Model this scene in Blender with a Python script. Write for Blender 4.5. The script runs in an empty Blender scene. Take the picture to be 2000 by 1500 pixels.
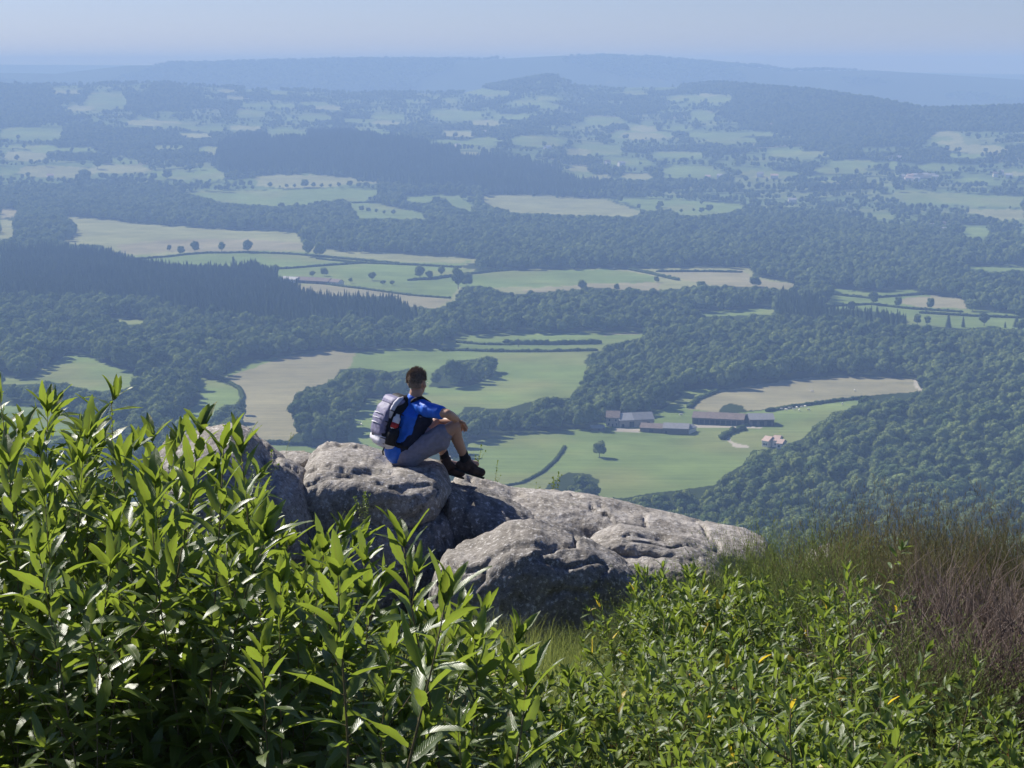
import bpy, math, random
import numpy as np
from mathutils import Vector, Matrix
PI = math.pi
rnd = random.Random(7)
SC = bpy.context.scene
COL = SC.collection
F = 3732.0
PITCH = math.atan(622/3732)
CP, SP = math.cos(PITCH), math.sin(PITCH)

# ------------------------------------------------------------------ helpers
def ray(px, py):
    cx = (px-1000)/F; cy = -(py-750)/F
    return np.array([cx, CP+cy*SP, -SP+cy*CP])
def P(px, py, y):
    d = ray(px, py); return d*(y/d[1])
def proj(x, y, z):
    zc = np.maximum(y*CP - z*SP, 1e-3)
    return 1000+F*x/zc, 750-F*(y*SP+z*CP)/zc

def _hash(ix, iy, iz, seed):
    h = (ix.astype(np.int64)*374761393 + iy.astype(np.int64)*668265263 + iz.astype(np.int64)*2147483647 + seed*974711) & 0xffffffff
    h = ((h ^ (h >> 13))*1274126177) & 0xffffffff
    h = ((h ^ (h >> 16))*2246822519) & 0xffffffff
    return ((h ^ (h >> 15)) & 0xffffff)/float(0xffffff)
def vnoise(p, seed=0):
    i = np.floor(p); f = p-i; u = f*f*f*(f*(f*6-15)+10)
    i = i.astype(np.int64); r = 0
    for dx in (0, 1):
        wx = u[:, 0] if dx else 1-u[:, 0]
        for dy in (0, 1):
            wy = u[:, 1] if dy else 1-u[:, 1]
            for dz in (0, 1):
                wz = u[:, 2] if dz else 1-u[:, 2]
                r = r + wx*wy*wz*_hash(i[:, 0]+dx, i[:, 1]+dy, i[:, 2]+dz, seed)
    return r*2-1
def fbm(p, octv=4, seed=0, gain=.5):
    a = 1; r = 0; s = 0
    for o in range(octv):
        r = r+a*vnoise(p*(2.03**o)+o*17.3, seed+o); s += a; a *= gain
    return r/s

def np_mesh(name, V, Fq, mat=None, smooth=True, uv=None, mats=None, mi=None):
    me = bpy.data.meshes.new(name)
    V = np.asarray(V, dtype=np.float32)
    if isinstance(Fq, np.ndarray):
        n, k = Fq.shape
        me.vertices.add(len(V)); me.vertices.foreach_set('co', V.ravel())
        me.loops.add(n*k); me.loops.foreach_set('vertex_index', Fq.astype(np.int32).ravel())
        me.polygons.add(n); me.polygons.foreach_set('loop_start', np.arange(0, n*k, k, dtype=np.int32))
        me.polygons.foreach_set('loop_total', np.full(n, k, dtype=np.int32))
        me.update(calc_edges=True); me.validate()
    else:
        me.from_pydata([tuple(map(float, v)) for v in V], [], Fq); me.update()
    if smooth: me.polygons.foreach_set('use_smooth', [True]*len(me.polygons))
    if uv is not None:
        l = me.uv_layers.new(name='UVMap'); idx = np.empty(len(me.loops), dtype=np.int32)
        me.loops.foreach_get('vertex_index', idx)
        l.data.foreach_set('uv', np.asarray(uv, dtype=np.float32)[idx].ravel())
    for m in (mats or ([mat] if mat else [])): me.materials.append(m)
    if mi is not None: me.polygons.foreach_set('material_index', np.asarray(mi, dtype=np.int32))
    return me
class MB:
    def __init__(s): s.v = []; s.f = []; s.uv = []; s.mi = []; s.cur = 0
    def add(s, vs, fs, uv=None):
        o = len(s.v); s.v.extend(vs); s.f.extend([tuple(i+o for i in f) for f in fs])
        s.uv.extend(uv if uv is not None else [(0, 0)]*len(vs)); s.mi.extend([s.cur]*len(fs))
    def mesh(s, name, mat=None, smooth=True, mats=None):
        me = bpy.data.meshes.new(name); me.from_pydata([tuple(map(float, v)) for v in s.v], [], s.f); me.update()
        if smooth: me.polygons.foreach_set('use_smooth', [True]*len(me.polygons))
        l = me.uv_layers.new(name='UVMap'); idx = np.empty(len(me.loops), dtype=np.int32)
        me.loops.foreach_get('vertex_index', idx)
        l.data.foreach_set('uv', np.asarray(s.uv, dtype=np.float32)[idx].ravel())
        for m in (mats or ([mat] if mat else [])): me.materials.append(m)
        me.polygons.foreach_set('material_index', s.mi)
        return me
    def obj(s, name, mat, parent=None, smooth=True, loc=None, mats=None):
        return link(name, s.mesh(name, mat, smooth, mats), parent, loc)
    def tube(s, pts, rad, k=6, cap=True):
        pts = [Vector(p) for p in pts]; n = len(pts); vs = []; fs = []; prev = None
        for i, p in enumerate(pts):
            t = (pts[min(i+1, n-1)]-pts[max(i-1, 0)])
            t = t.normalized() if t.length > 1e-9 else Vector((0, 0, 1))
            if prev is None: prev = t.orthogonal().normalized()
            a = (prev-t*prev.dot(t)); a = a.normalized() if a.length > 1e-6 else t.orthogonal().normalized()
            b = t.cross(a); prev = a; r = rad[i] if hasattr(rad, '__len__') else rad
            for j in range(k):
                th = 2*PI*j/k; vs.append(p+(a*math.cos(th)+b*math.sin(th))*r)
        for i in range(n-1):
            for j in range(k):
                fs.append((i*k+j, i*k+(j+1) % k, (i+1)*k+(j+1) % k, (i+1)*k+j))
        if cap: fs.append(tuple(range(k-1, -1, -1))); fs.append(tuple((n-1)*k+j for j in range(k)))
        s.add(vs, fs)
    def ball(s, c, r, rot=None, k=12, m=8):
        if not hasattr(r, '__len__'): r = (r, r, r)
        vs = []; fs = []; c = Vector(c)
        def T(x, y, z):
            v = Vector((x*r[0], y*r[1], z*r[2])); return c+(rot @ v if rot is not None else v)
        vs.append(T(0, 0, 1))
        for i in range(1, m):
            a = PI*i/m
            for j in range(k): vs.append(T(math.sin(a)*math.cos(2*PI*j/k), math.sin(a)*math.sin(2*PI*j/k), math.cos(a)))
        vs.append(T(0, 0, -1)); L = len(vs)-1
        for j in range(k):
            fs.append((0, 1+j, 1+(j+1) % k)); b = 1+(m-2)*k; fs.append((L, b+(j+1) % k, b+j))
            for i in range(m-2):
                q = 1+i*k; fs.append((q+j, q+k+j, q+k+(j+1) % k, q+(j+1) % k))
        s.add(vs, fs)
    def box(s, c, sx, sy, sz, rot=None):
        c = Vector(c); vs = []
        for x in (-.5, .5):
            for y in (-.5, .5):
                for z in (-.5, .5):
                    v = Vector((x*sx, y*sy, z*sz)); vs.append(c+(rot @ v if rot is not None else v))
        s.add(vs, [(0, 1, 3, 2), (4, 6, 7, 5), (0, 4, 5, 1), (2, 3, 7, 6), (0, 2, 6, 4), (1, 5, 7, 3)])
def link(name, me, parent=None, loc=None):
    o = bpy.data.objects.new(name, me); COL.objects.link(o)
    if parent is not None: o.parent = parent
    if loc is not None: o.location = loc
    return o
def empty(name, loc=(0, 0, 0), rz=0):
    o = bpy.data.objects.new(name, None); COL.objects.link(o); o.location = loc; o.rotation_euler = (0, 0, rz)
    o.empty_display_size = .1
    return o
def tag(o, label=None, cat=None, group=None, kind=None):
    for k, v in (('label', label), ('category', cat), ('group', group), ('kind', kind)):
        if v: o[k] = v
    return o
def copy_tree(o, parent=None):
    c = o.copy(); COL.objects.link(c)
    if parent is not None: c.parent = parent
    for ch in list(o.children):
        copy_tree(ch, c)
    return c

# ------------------------------------------------------------------ materials
class NT:
    def __init__(s, name):
        s.m = bpy.data.materials.new(name); s.m.use_nodes = True; s.t = s.m.node_tree; s.t.nodes.clear()
        s.out = s.n('ShaderNodeOutputMaterial')
    def n(s, typ, **kw):
        x = s.t.nodes.new(typ)
        for k, v in kw.items():
            if k.startswith('i_'):
                x.inputs[k[2:].replace('_', ' ')].default_value = v
            else: setattr(x, k, v)
        return x
    def l(s, a, b): s.t.links.new(a, b)
    def ramp(s, fac, stops, interp='LINEAR'):
        r = s.n('ShaderNodeValToRGB'); e = r.color_ramp.elements; r.color_ramp.interpolation = interp
        while len(e) < len(stops): e.new(.5)
        for q, (p, c) in zip(e, stops): q.position = p; q.color = (*c, 1) if len(c) == 3 else c
        s.l(fac, r.inputs[0]); return r.outputs[0]
    def mix(s, fac, a, b, mode='MIX'):
        m = s.n('ShaderNodeMix', data_type='RGBA', blend_type=mode)
        for sock, v in ((m.inputs[0], fac), (m.inputs[6], a), (m.inputs[7], b)):
            if hasattr(v, 'links') or isinstance(v, bpy.types.NodeSocket): s.l(v, sock)
            else: sock.default_value = v if not isinstance(v, tuple) else ((*v, 1) if len(v) == 3 else v)
        return m.outputs[2]
    def math(s, op, a, b=None, clamp=False):
        m = s.n('ShaderNodeMath', operation=op, use_clamp=clamp)
        for i, v in enumerate((a, b)):
            if v is None: continue
            if isinstance(v, bpy.types.NodeSocket): s.l(v, m.inputs[i])
            else: m.inputs[i].default_value = v
        return m.outputs[0]
def C4(c): return (*c, 1)
def simple(name, c, rough=.8, var=.15, scale=20, spec=.3, bump=0, metal=0):
    k = NT(name); tc = k.n('ShaderNodeTexCoord'); no = k.n('ShaderNodeTexNoise', i_Scale=scale, i_Detail=4.0)
    k.l(tc.outputs['Object'], no.inputs['Vector'])
    col = k.ramp(no.outputs['Fac'], [(.3, tuple(x*(1-var) for x in c)), (.7, tuple(min(1, x*(1+var)) for x in c))])
    b = k.n('ShaderNodeBsdfPrincipled', i_Roughness=rough, i_Metallic=metal); b.inputs['Specular IOR Level'].default_value = spec
    k.l(col, b.inputs['Base Color'])
    if bump:
        bp = k.n('ShaderNodeBump', i_Strength=bump, i_Distance=.01); k.l(no.outputs['Fac'], bp.inputs['Height']); k.l(bp.outputs[0], b.inputs['Normal'])
    k.l(b.outputs[0], k.out.inputs[0]); return k.m
def leafmat(name, c1, c2, tr, rough=.36, veins=True, trans=.45, spec=.55, age=None):
    k = NT(name); tc = k.n('ShaderNodeTexCoord'); oi = k.n('ShaderNodeObjectInfo'); geo = k.n('ShaderNodeNewGeometry')
    no = k.n('ShaderNodeTexNoise', i_Scale=6.0, i_Detail=3.0); k.l(tc.outputs['Object'], no.inputs['Vector'])
    f = k.math('ADD', k.math('MULTIPLY', geo.outputs['Random Per Island'], .5), k.math('ADD', k.math('MULTIPLY', no.outputs['Fac'], .4), k.math('MULTIPLY', oi.outputs['Random'], .2)))
    col = k.ramp(f, [(.2, c1), (.85, c2)])
    if age:
        g = k.math('GREATER_THAN', geo.outputs['Random Per Island'], age[0]); col = k.mix(g, col, age[1])
    n5 = k.n('ShaderNodeTexNoise', i_Scale=38.0, i_Detail=3.0); k.l(tc.outputs['Object'], n5.inputs['Vector']); col = k.mix(k.ramp(n5.outputs['Fac'], [(.66, (0, 0, 0)), (.72, (.8, .8, .8))]), col, (.16, .10, .03))
    trc = k.mix(.5, col, tr)
    if age: trc = k.mix(g, trc, tuple(min(1, q*1.6) for q in age[1]))
    nrm = None
    if veins:
        sep = k.n('ShaderNodeSeparateXYZ'); k.l(tc.outputs['UV'], sep.inputs[0])
        ax = k.math('ABSOLUTE', k.math('SUBTRACT', sep.outputs[0], .5))
        ph = k.math('MULTIPLY', k.math('SUBTRACT', sep.outputs[1], k.math('MULTIPLY', ax, .35)), 16*2*PI)
        w = k.math('POWER', k.math('ADD', k.math('MULTIPLY', k.math('COSINE', ph), .5), .5), 3)
        mid = k.math('LESS_THAN', ax, .035)
        col = k.mix(k.math('MULTIPLY', w, .22), col, tuple(min(1, q*2.1+.01) for q in c2))
        col = k.mix(k.math('MULTIPLY', mid, .6), col, (.30, .34, .10))
        trc = k.mix(k.math('MULTIPLY', w, .25), trc, (.10, .16, .01)); trc = k.mix(k.math('MULTIPLY', mid, .6), trc, (.2, .2, .03))
        bp = k.n('ShaderNodeBump', i_Strength=.4, i_Distance=.001); k.l(k.math('SUBTRACT', 1.0, w), bp.inputs['Height']); nrm = bp.outputs[0]
    b = k.n('ShaderNodeBsdfPrincipled', i_Roughness=rough); b.inputs['Specular IOR Level'].default_value = spec
    k.l(col, b.inputs['Base Color']); t = k.n('ShaderNodeBsdfTranslucent'); k.l(trc, t.inputs[0])
    if nrm: k.l(nrm, b.inputs['Normal'])
    ms = k.n('ShaderNodeMixShader', i_Fac=trans); k.l(b.outputs[0], ms.inputs[1]); k.l(t.outputs[0], ms.inputs[2])
    k.l(ms.outputs[0], k.out.inputs[0]); return k.m
def crownmat(name, c1, c2, trans=.2):
    k = NT(name); tc = k.n('ShaderNodeTexCoord'); oi = k.n('ShaderNodeObjectInfo'); geo = k.n('ShaderNodeNewGeometry')
    no = k.n('ShaderNodeTexNoise', i_Scale=.45, i_Detail=3.0); k.l(tc.outputs['Object'], no.inputs['Vector'])
    n9 = k.n('ShaderNodeTexNoise', i_Scale=.011, i_Detail=3.0); k.l(oi.outputs['Location'], n9.inputs['Vector']); f = k.math('ADD', k.math('MULTIPLY', oi.outputs['Random'], .38), k.math('ADD', k.math('MULTIPLY', no.outputs['Fac'], .35), k.math('MULTIPLY', k.math('SUBTRACT', n9.outputs['Fac'], .33), .9)))
    f = k.math('ADD', f, k.math('MULTIPLY', geo.outputs['Random Per Island'], .12))
    col = k.ramp(f, [(.15, c1), (.95, c2)])
    b = k.n('ShaderNodeBsdfDiffuse'); k.l(col, b.inputs[0]); t = k.n('ShaderNodeBsdfTranslucent'); k.l(col, t.inputs[0])
    ms = k.n('ShaderNodeMixShader', i_Fac=trans); k.l(b.outputs[0], ms.inputs[1]); k.l(t.outputs[0], ms.inputs[2])
    k.l(ms.outputs[0], k.out.inputs[0]); return k.m
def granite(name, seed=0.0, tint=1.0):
    k = NT(name); tc = k.n('ShaderNodeTexCoord'); mp = k.n('ShaderNodeMapping'); k.l(tc.outputs['Object'], mp.inputs[0]); mp.inputs['Location'].default_value = (seed*3, seed, seed*2)
    def noi(sc, det=5.0, rg=.6):
        x = k.n('ShaderNodeTexNoise', i_Scale=sc, i_Detail=det, i_Roughness=rg); k.l(mp.outputs[0], x.inputs['Vector']); return x.outputs['Fac']
    big = noi(2.2); midn = noi(9.0); fine = noi(70.0, 3.0, .7); pt = noi(26.0, 4.0, .75)
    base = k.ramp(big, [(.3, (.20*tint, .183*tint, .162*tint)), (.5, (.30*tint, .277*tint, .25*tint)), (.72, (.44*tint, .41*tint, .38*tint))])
    col = k.mix(k.math('MULTIPLY', k.ramp(midn, [(.42, (0, 0, 0)), (.6, (1, 1, 1))]), .55), base, (.14, .125, .105))
    lich = k.ramp(pt, [(.56, (0, 0, 0)), (.63, (1, 1, 1))]); col = k.mix(k.math('MULTIPLY', lich, .75), col, (.62, .60, .57))
    dk = k.ramp(pt, [(.36, (1, 1, 1)), (.44, (0, 0, 0))]); col = k.mix(k.math('MULTIPLY', dk, .7), col, (.07, .063, .055))
    moss = k.ramp(noi(3.1, 6.0, .7), [(.62, (0, 0, 0)), (.70, (1, 1, 1))]); col = k.mix(k.math('MULTIPLY', moss, .35), col, (.11, .12, .05))
    col = k.mix(.5, col, k.ramp(fine, [(.3, (.35, .35, .35)), (.7, (.75, .75, .75))]), 'OVERLAY')
    b = k.n('ShaderNodeBsdfPrincipled', i_Roughness=.88); b.inputs['Specular IOR Level'].default_value = .25; k.l(col, b.inputs['Base Color'])
    h = k.math('ADD', k.math('MULTIPLY', midn, .9), k.math('ADD', k.math('MULTIPLY', pt, .5), k.math('MULTIPLY', fine, .15)))
    bp = k.n('ShaderNodeBump', i_Strength=.9, i_Distance=.032); k.l(h, bp.inputs['Height']); k.l(bp.outputs[0], b.inputs['Normal'])
    k.l(b.outputs[0], k.out.inputs[0]); return k.m
SKY_STRENGTH = .058; SUN_STRENGTH = 4.9; EXPO = .62
HAZE_COL = (.35, .53, .90, 1); HAZE_DENS = 2.4e-4; HAZE_TOP = 58.0
# ------------------------------------------------------------------ terrain
_D = np.array([0, 6, 12, 17, 21, 26, 35, 60, 100, 200, 400, 700, 950, 1200, 3600.])
_Z = np.array([-1.7, -2.85, -4.0, -5.1, -6.4, -9, -14, -28, -48, -90, -150, -215, -243, -250, -250.])
_PX = [-3000, 0, 150, 300, 500, 700, 900, 960, 1060, 1090, 1130, 1320, 1400, 1570, 1700, 1800, 2000, 5000]
_R1 = [165, 157, 158, 153, 166, 173, 174, 160, 142, 143, 163, 162, 155, 168, 185, 203, 197, 190]      # skyline rows of the middle hills
_P2 = [-3000, 0, 120, 260, 400, 500, 700, 930, 1000, 1100, 1200, 1300, 1500, 1520, 1700, 1850, 2000, 5000]
_R2 = [140, 141, 143, 128, 126, 123, 119, 118, 114, 109, 113, 118, 134, 139, 137, 146, 155, 160]        # far ridge
def sstep(a, b, x):
    t = np.clip((x-a)/(b-a), 0, 1); return t*t*(3-2*t)
def H(x, y):
    x = np.asarray(x, float); y = np.asarray(y, float)
    d = np.hypot(x, y); yy = np.where(y > 1e-3, y, 1e-3)
    a = np.clip(1000+F*x/np.maximum(yy, np.abs(x)*.25+1e-3), -2900, 4900)
    z = np.interp(d, _D, _Z)
    p = np.stack([x.ravel(), y.ravel(), np.zeros(x.size)], 1)
    z = z+(fbm(p/420., 4, 3).reshape(x.shape)*7)*sstep(500, 1500, d)*(1-.75*sstep(1500, 1600, d)*(1-sstep(3000, 4200, d)))
    z = z+fbm(p/6., 3, 9).reshape(x.shape)*.22*(1-sstep(40, 90, d))*sstep(1, 4, d)
    d1 = np.interp(a, [0, 1300, 1750, 2000], [6300, 6500, 5100, 5000])
    z1 = -(np.interp(a, _PX, _R1)-128)/F*d1-13
    n = fbm(p/700., 5, 21).reshape(x.shape)*20*sstep(3600, 4400, d)*(1-sstep(d1*.72, d1, d))
    up = np.clip((d-3500)/(d1-3500), 0, 1); up = up**1.25
    zz = -250+(z1+250)*up
    z = np.where(d > 3500, zz+n+(z+250)*(1-sstep(3500, 4200, d)), z)
    # dark wooded hill
    ux = (a-760)/360.; ud = (d-4250)/480.
    z = z+50*np.exp(-ux*ux*np.where(ux > 0, .75, 1.3))*np.exp(-ud*ud)
    z2 = -(np.interp(a, _P2, _R2)-128)/F*9500
    z3 = z1+(-235-z1)*sstep(d1, d1*1.12, d)
    z = np.where(d > d1, z3, z)
    k = sstep(7900, 9500, d); z = np.where(d > d1*1.12, -235+(z2+235)*k+fbm(p/1500., 4, 5).reshape(x.shape)*14*k*(1-sstep(8900, 9450, d)), z)
    zf = -235+(235-np.interp(a, [0, 1000, 2000], [-6, 10, 60]))*sstep(10800, 13600, d)
    z = np.where(d > 9500, z2+(zf-z2)*sstep(9500, 10800, d), z)
    return z
def ground(px, py, lo=300., hi=12000.):
    r = ray(px, py); t = np.exp(np.linspace(math.log(lo), math.log(hi), 900))
    below = (r[2]*t) < H(r[0]*t, r[1]*t)
    i = int(np.argmax(below)) if below.any() else len(t)-1
    a, b = t[max(i-1, 0)], t[i]; tt = np.linspace(a, b, 60)
    below = (r[2]*tt) < H(r[0]*tt, r[1]*tt); j = int(np.argmax(below)) if below.any() else 59
    p = r*tt[j]; return np.array([p[0], p[1], float(H(p[0], p[1]))])

# ------------------------------------------------------------------ land cover, digitised as a map of the valley
WOOD, CONIF, GREEN, TAN, PALE, BOC, OLIVE, TRACK = 1, 2, 3, 4, 5, 6, 7, 8
RAS = np.full((1500, 2000), WOOD, dtype=np.uint8)
RAS[:372, :] = BOC
def paint(pts, c):
    pts = np.array(pts, float); x0, y0 = np.floor(pts.min(0)).astype(int); x1, y1 = np.ceil(pts.max(0)).astype(int)
    x0, y0 = max(x0, 0), max(y0, 0); x1, y1 = min(x1, 1999), min(y1, 1499)
    X, Y = np.meshgrid(np.arange(x0, x1+1)+.5, np.arange(y0, y1+1)+.5); ins = np.zeros(X.shape, bool)
    n = len(pts)
    for i in range(n):
        ax, ay = pts[i]; bx, by = pts[(i+1) % n]
        if ay == by: continue
        c_ = ((ay > Y) != (by > Y)) & (X < (bx-ax)*(Y-ay)/(by-ay)+ax); ins ^= c_
    RAS[y0:y1+1, x0:x1+1][ins] = c
def ell(cx, cy, w, h, c, sk=0):
    paint([(cx-w/2, cy+sk*.5+h*.1), (cx-w*.38, cy-h*.45), (cx-.1*w, cy-h*.5), (cx+w*.35, cy-h*.35), (cx+w/2, cy-sk*.5), (cx+w*.4, cy+h*.4), (cx, cy+h*.5), (cx-w*.4, cy+h*.35)], c)
# far patches of pasture
for q in [(208,197,84,36),(60,262,130,28),(110,335,160,24),(50,305,90,20),(235,330,120,16),(335,343,100,20),(408,340,70,28),(300,240,110,12),(490,222,64,15),
          (560,262,84,20),(895,226,104,22),(950,240,60,13),(640,210,60,9),(950,178,96,16),(870,278,60,11),(920,300,44,9),(380,265,74,10),(1255,163,160,20),(1365,193,130,13),
          (1370,226,48,20),(1180,236,84,18),(1255,249,60,12),(1255,263,130,18),(1400,264,140,11),(1430,274,110,12),(1050,276,110,24),(1165,292,110,22),(1040,201,84,10),
          (1130,330,44,13),(1340,332,104,17),(1245,345,60,15),(1640,332,114,15),(1560,301,130,15),(1850,270,70,28),(1905,290,120,16),(1890,304,90,10),(1480,262,80,9),
          (1743,323,16,20),(1030,163,36,9),(1165,345,60,10),(30,286,70,9),(150,292,90,9),(480,250,70,9),(700,236,80,8),(760,262,60,9),(1100,252,60,8),(1500,345,70,8),(1900,352,90,8),
          (1420,238,44,7),(580,232,50,7),(430,300,60,9),(330,288,70,9),(1000,228,80,10),(810,197,60,7),(360,190,60,7),(130,180,60,7),(1620,352,60,7),(1980,340,60,8)]:
    ell(*q[:4], GREEN if (q[0]*7+q[1]) % 5 else PALE, (q[0] % 9)-4)
_rp = random.Random(12)
for _i in range(60):
    _y = 176+170*_rp.random()**1.1; _s = .45+.75*(_y-170)/170
    ell(_rp.uniform(-20, 2020), _y, _rp.uniform(50, 110)*_s, _rp.uniform(9, 17)*_s, GREEN if _rp.random() < .75 else PALE, _rp.uniform(-3, 3))
for pts in [[(1330,150),(1380,145),(1430,155),(1480,165),(1570,160),(1650,170),(1720,195),(1800,195),(2000,188),(2000,258),(1830,256),(1800,285),(1650,290),(1540,262),(1440,252),(1450,232),(1400,215),(1430,203),(1430,186),(1330,180)],
            [(920,168),(980,145),(1060,130),(1090,134),(1092,160),(1050,158),(1030,180),(960,176)], [(0,172),(100,168),(110,200),(140,240),(0,240)], [(250,190),(330,168),(395,185),(400,212),(330,214),(260,225)]]:
    paint(pts, WOOD)
paint([(418,325),(424,290),(470,276),(560,266),(700,268),(800,283),(950,310),(1100,338),(1185,372),(1185,384),(1000,380),(830,368),(720,353),(640,340),(600,338),(520,340),(450,345)], CONIF)
# strips under the wooded hill
G, T = GREEN, TAN
FIELDS = [
 (PALE, [(500,345),(540,340),(640,343),(700,350),(745,354),(745,360),(700,357),(640,366),(560,368),(500,362)]),
 (G, [(352,374),(480,372),(600,369),(742,370),(738,380),(715,394),(690,400),(672,390),(640,392),(610,400),(540,404),(500,400),(435,396)]),
 (G, [(680,398),(715,394),(740,399),(835,418),(828,428),(700,427),(690,410)]), (G, [(790,384),(845,379),(905,380),(930,386),(920,414),(880,402),(868,386),(850,392),(830,398),(790,392)]),
 (PALE, [(940,382),(1000,379),(1100,383),(1180,389),(1215,400),(1260,418),(1230,424),(1100,420),(1000,415),(945,398)]), (G, [(1175,386),(1290,389),(1440,397),(1455,408),(1400,420),(1330,420),(1300,408),(1262,412),(1220,396)]),
 (G, [(1740,374),(1810,372),(1830,378),(2000,383),(2000,404),(1850,400),(1768,398),(1765,388)]), (PALE, [(1880,408),(2000,410),(2000,428),(1960,430),(1900,418)]),
 (G, [(1690,420),(1740,418),(1745,426),(1700,428)]), (G, [(1870,444),(1930,446),(1935,462),(1890,464)]),
 (T, [(0,408),(36,409),(28,424),(0,426)]), (PALE, [(0,430),(32,431),(30,466),(0,468)]),
 (PALE, [(112,421),(200,428),(285,438),(400,446),(574,454),(592,474),(640,488),(745,494),(930,505),(935,512),(890,522),(950,530),(1010,528),(1190,524),(1240,526),(1310,522),(1465,521),(1472,540),(1560,555),(1540,566),(1460,560),(1380,558),(1280,568),(1150,562),(1060,570),(1000,575),(950,560),(905,560),(890,590),(850,602),(800,600),(770,580),(640,577),(600,569),(578,552),(545,548),(540,530),(500,512),(450,520),(350,517),(270,506),(222,492),(190,478),(120,478),(140,450)]),
 (T, [(225,478),(330,468),(480,466),(590,475),(595,488),(430,494),(330,492),(250,498)]), (G, [(222,492),(300,500),(400,492),(480,491),(590,492),(780,512),(930,508),(890,524),(950,531),(1190,525),(1280,540),(1270,560),(1060,560),(900,560),(880,584),(760,568),(650,556),(600,550),(545,545),(540,530),(500,512),(450,520),(350,517),(270,506)]),
 (PALE, [(640,494),(745,496),(930,506),(900,514),(780,512)]),
 (G, [(920,545),(1010,532),(1190,526),(1270,540),(1200,548),(1050,553),(1000,562),(930,560)]), (G, [(645,520),(720,514),(810,518),(815,540),(760,552),(650,545)]),
 (T, [(575,557),(630,556),(740,569),(882,584),(850,602),(800,600),(770,580),(640,577),(600,569)]), (T, [(1005,570),(1060,562),(1150,554),(1290,552),(1290,568),(1150,562),(1060,572)]),
 (T, [(1285,530),(1330,528),(1450,528),(1475,545),(1560,556),(1540,564),(1400,558),(1330,546)]),
 (G, [(1625,562),(1700,572),(1776,564),(1807,575),(1877,585),(1890,602),(2000,616),(2000,642),(1880,641),(1780,637),(1764,614),(1680,606),(1600,600),(1618,590)]), (T, [(1780,580),(1830,578),(1880,584),(1890,602),(1800,600),(1745,590)]),
 (G, [(1345,612),(1430,605),(1515,601),(1512,615),(1400,617),(1350,617)]), (G, [(1856,519),(1930,521),(2000,517),(2000,528),(1950,532),(1900,526)]),
 (G, [(855,672),(905,655),(1020,651),(1100,650),(1260,647),(1265,656),(1180,675),(1170,686),(1000,690),(870,686)]),
 (T, [(1180,650),(1260,647),(1262,652),(1180,655)]),
 (G, [(700,687),(760,681),(858,682),(900,680),(1180,683),(1150,692),(1143,705),(1152,730),(1135,745),(1118,778),(1060,778),(985,798),(905,795),(880,880),(680,880),(630,868),(690,760),(670,730),(680,700)]),
 (T, [(440,738),(530,706),(615,684),(700,686),(690,698),(680,725),(650,745),(600,760),(578,775),(578,820),(585,845),(572,864),(520,866),(470,838),(475,790),(470,765)]),
 (G, [(440,738),(442,722),(480,707),(600,690),(615,684),(530,706)]),
 (G, [(84,718),(143,690),(175,697),(238,722),(280,731),(266,752),(225,764),(180,762),(105,748),(0,752),(0,737),(60,738)]), (G, [(0,792),(50,793),(100,798),(150,820),(165,850),(0,850)]),
 (G, [(378,733),(440,748),(465,762),(470,775),(465,790),(440,790),(420,812),(340,830),(320,832),(400,778),(385,760)]),
 (G, [(210,622),(240,620),(285,628),(282,634),(240,633)]), (G, [(440,868),(680,866),(720,885),(720,900),(440,900)]),
 (G, [(905,868),(985,850),(1080,842),(1150,838),(1172,826),(1260,810),(1300,795),(1335,772),(1322,763),(1400,758),(1400,764),(1345,795),(1460,804),(1640,781),(1700,780),(1660,797),(1620,808),(1596,836),(1552,864),(1472,880),(1464,900),(1416,928),(1396,948),(1300,960),(1220,972),(1120,980),(1000,970),(960,960),(930,940),(900,900)]),
 (T, [(1344,796),(1400,763),(1450,756),(1530,742),(1620,734),(1700,735),(1780,740),(1816,758),(1780,766),(1640,780),(1540,792),(1460,802),(1404,806),(1350,799)]),
 (TRACK, [(1785,741),(1800,742),(1818,758),(1800,763),(1780,750)]), (TRACK, [(1200,836),(1250,836),(1252,845),(1200,844)]), (TRACK, [(1355,829),(1490,834),(1490,837),(1360,836)]),
 (TRACK, [(1416,850),(1424,848),(1432,866),(1465,872),(1465,875),(1430,873),(1420,860)]),
]
paint([(1185,376),(2000,372),(2000,474),(1880,468),(1700,446),(1560,420),(1440,424),(1380,428),(1250,424)], BOC)
for c, pts in FIELDS: paint(pts, c)
CLUMPS = [
 [(577,775),(600,757),(650,745),(665,722),(700,718),(740,722),(760,728),(800,720),(800,770),(780,778),(720,778),(700,790),(706,805),(684,822),(680,850),(675,872),(560,874),(565,855),(585,842),(575,810)],
 [(835,757),(850,724),(880,708),(905,705),(935,700),(962,696),(970,712),(962,738),(930,750),(880,758)],
 [(1060,962),(1085,935),(1110,922),(1150,925),(1172,942),(1168,968),(1120,978),(1060,980)],
 [(25,440),(40,412),(100,415),(130,425),(147,440),(145,468),(80,472),(30,462)],
 [(0,760),(60,758),(130,745),(160,765),(240,790),(240,815),(160,820),(100,797),(0,790)],
 [(1395,812),(1405,796),(1425,788),(1452,794),(1456,806)],
]
for pts in CLUMPS: paint(pts, WOOD)
PLANT = [[(0,505),(100,500),(222,510),(300,518),(450,512),(500,525),(560,560),(600,590),(640,600),(760,585),(770,572),(800,600),(825,635),(800,650),(640,640),(520,650),(400,630),(300,600),(0,598)],
         [(1510,620),(1530,597),(1600,604),(1660,612),(1760,612),(1775,640),(1770,660),(1700,650),(1600,645),(1520,640)]]
for pts in PLANT:
    m = RAS.copy(); paint(pts, CONIF); RAS[(m != WOOD) & (RAS == CONIF)] = m[(m != WOOD) & (RAS == CONIF)]
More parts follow.
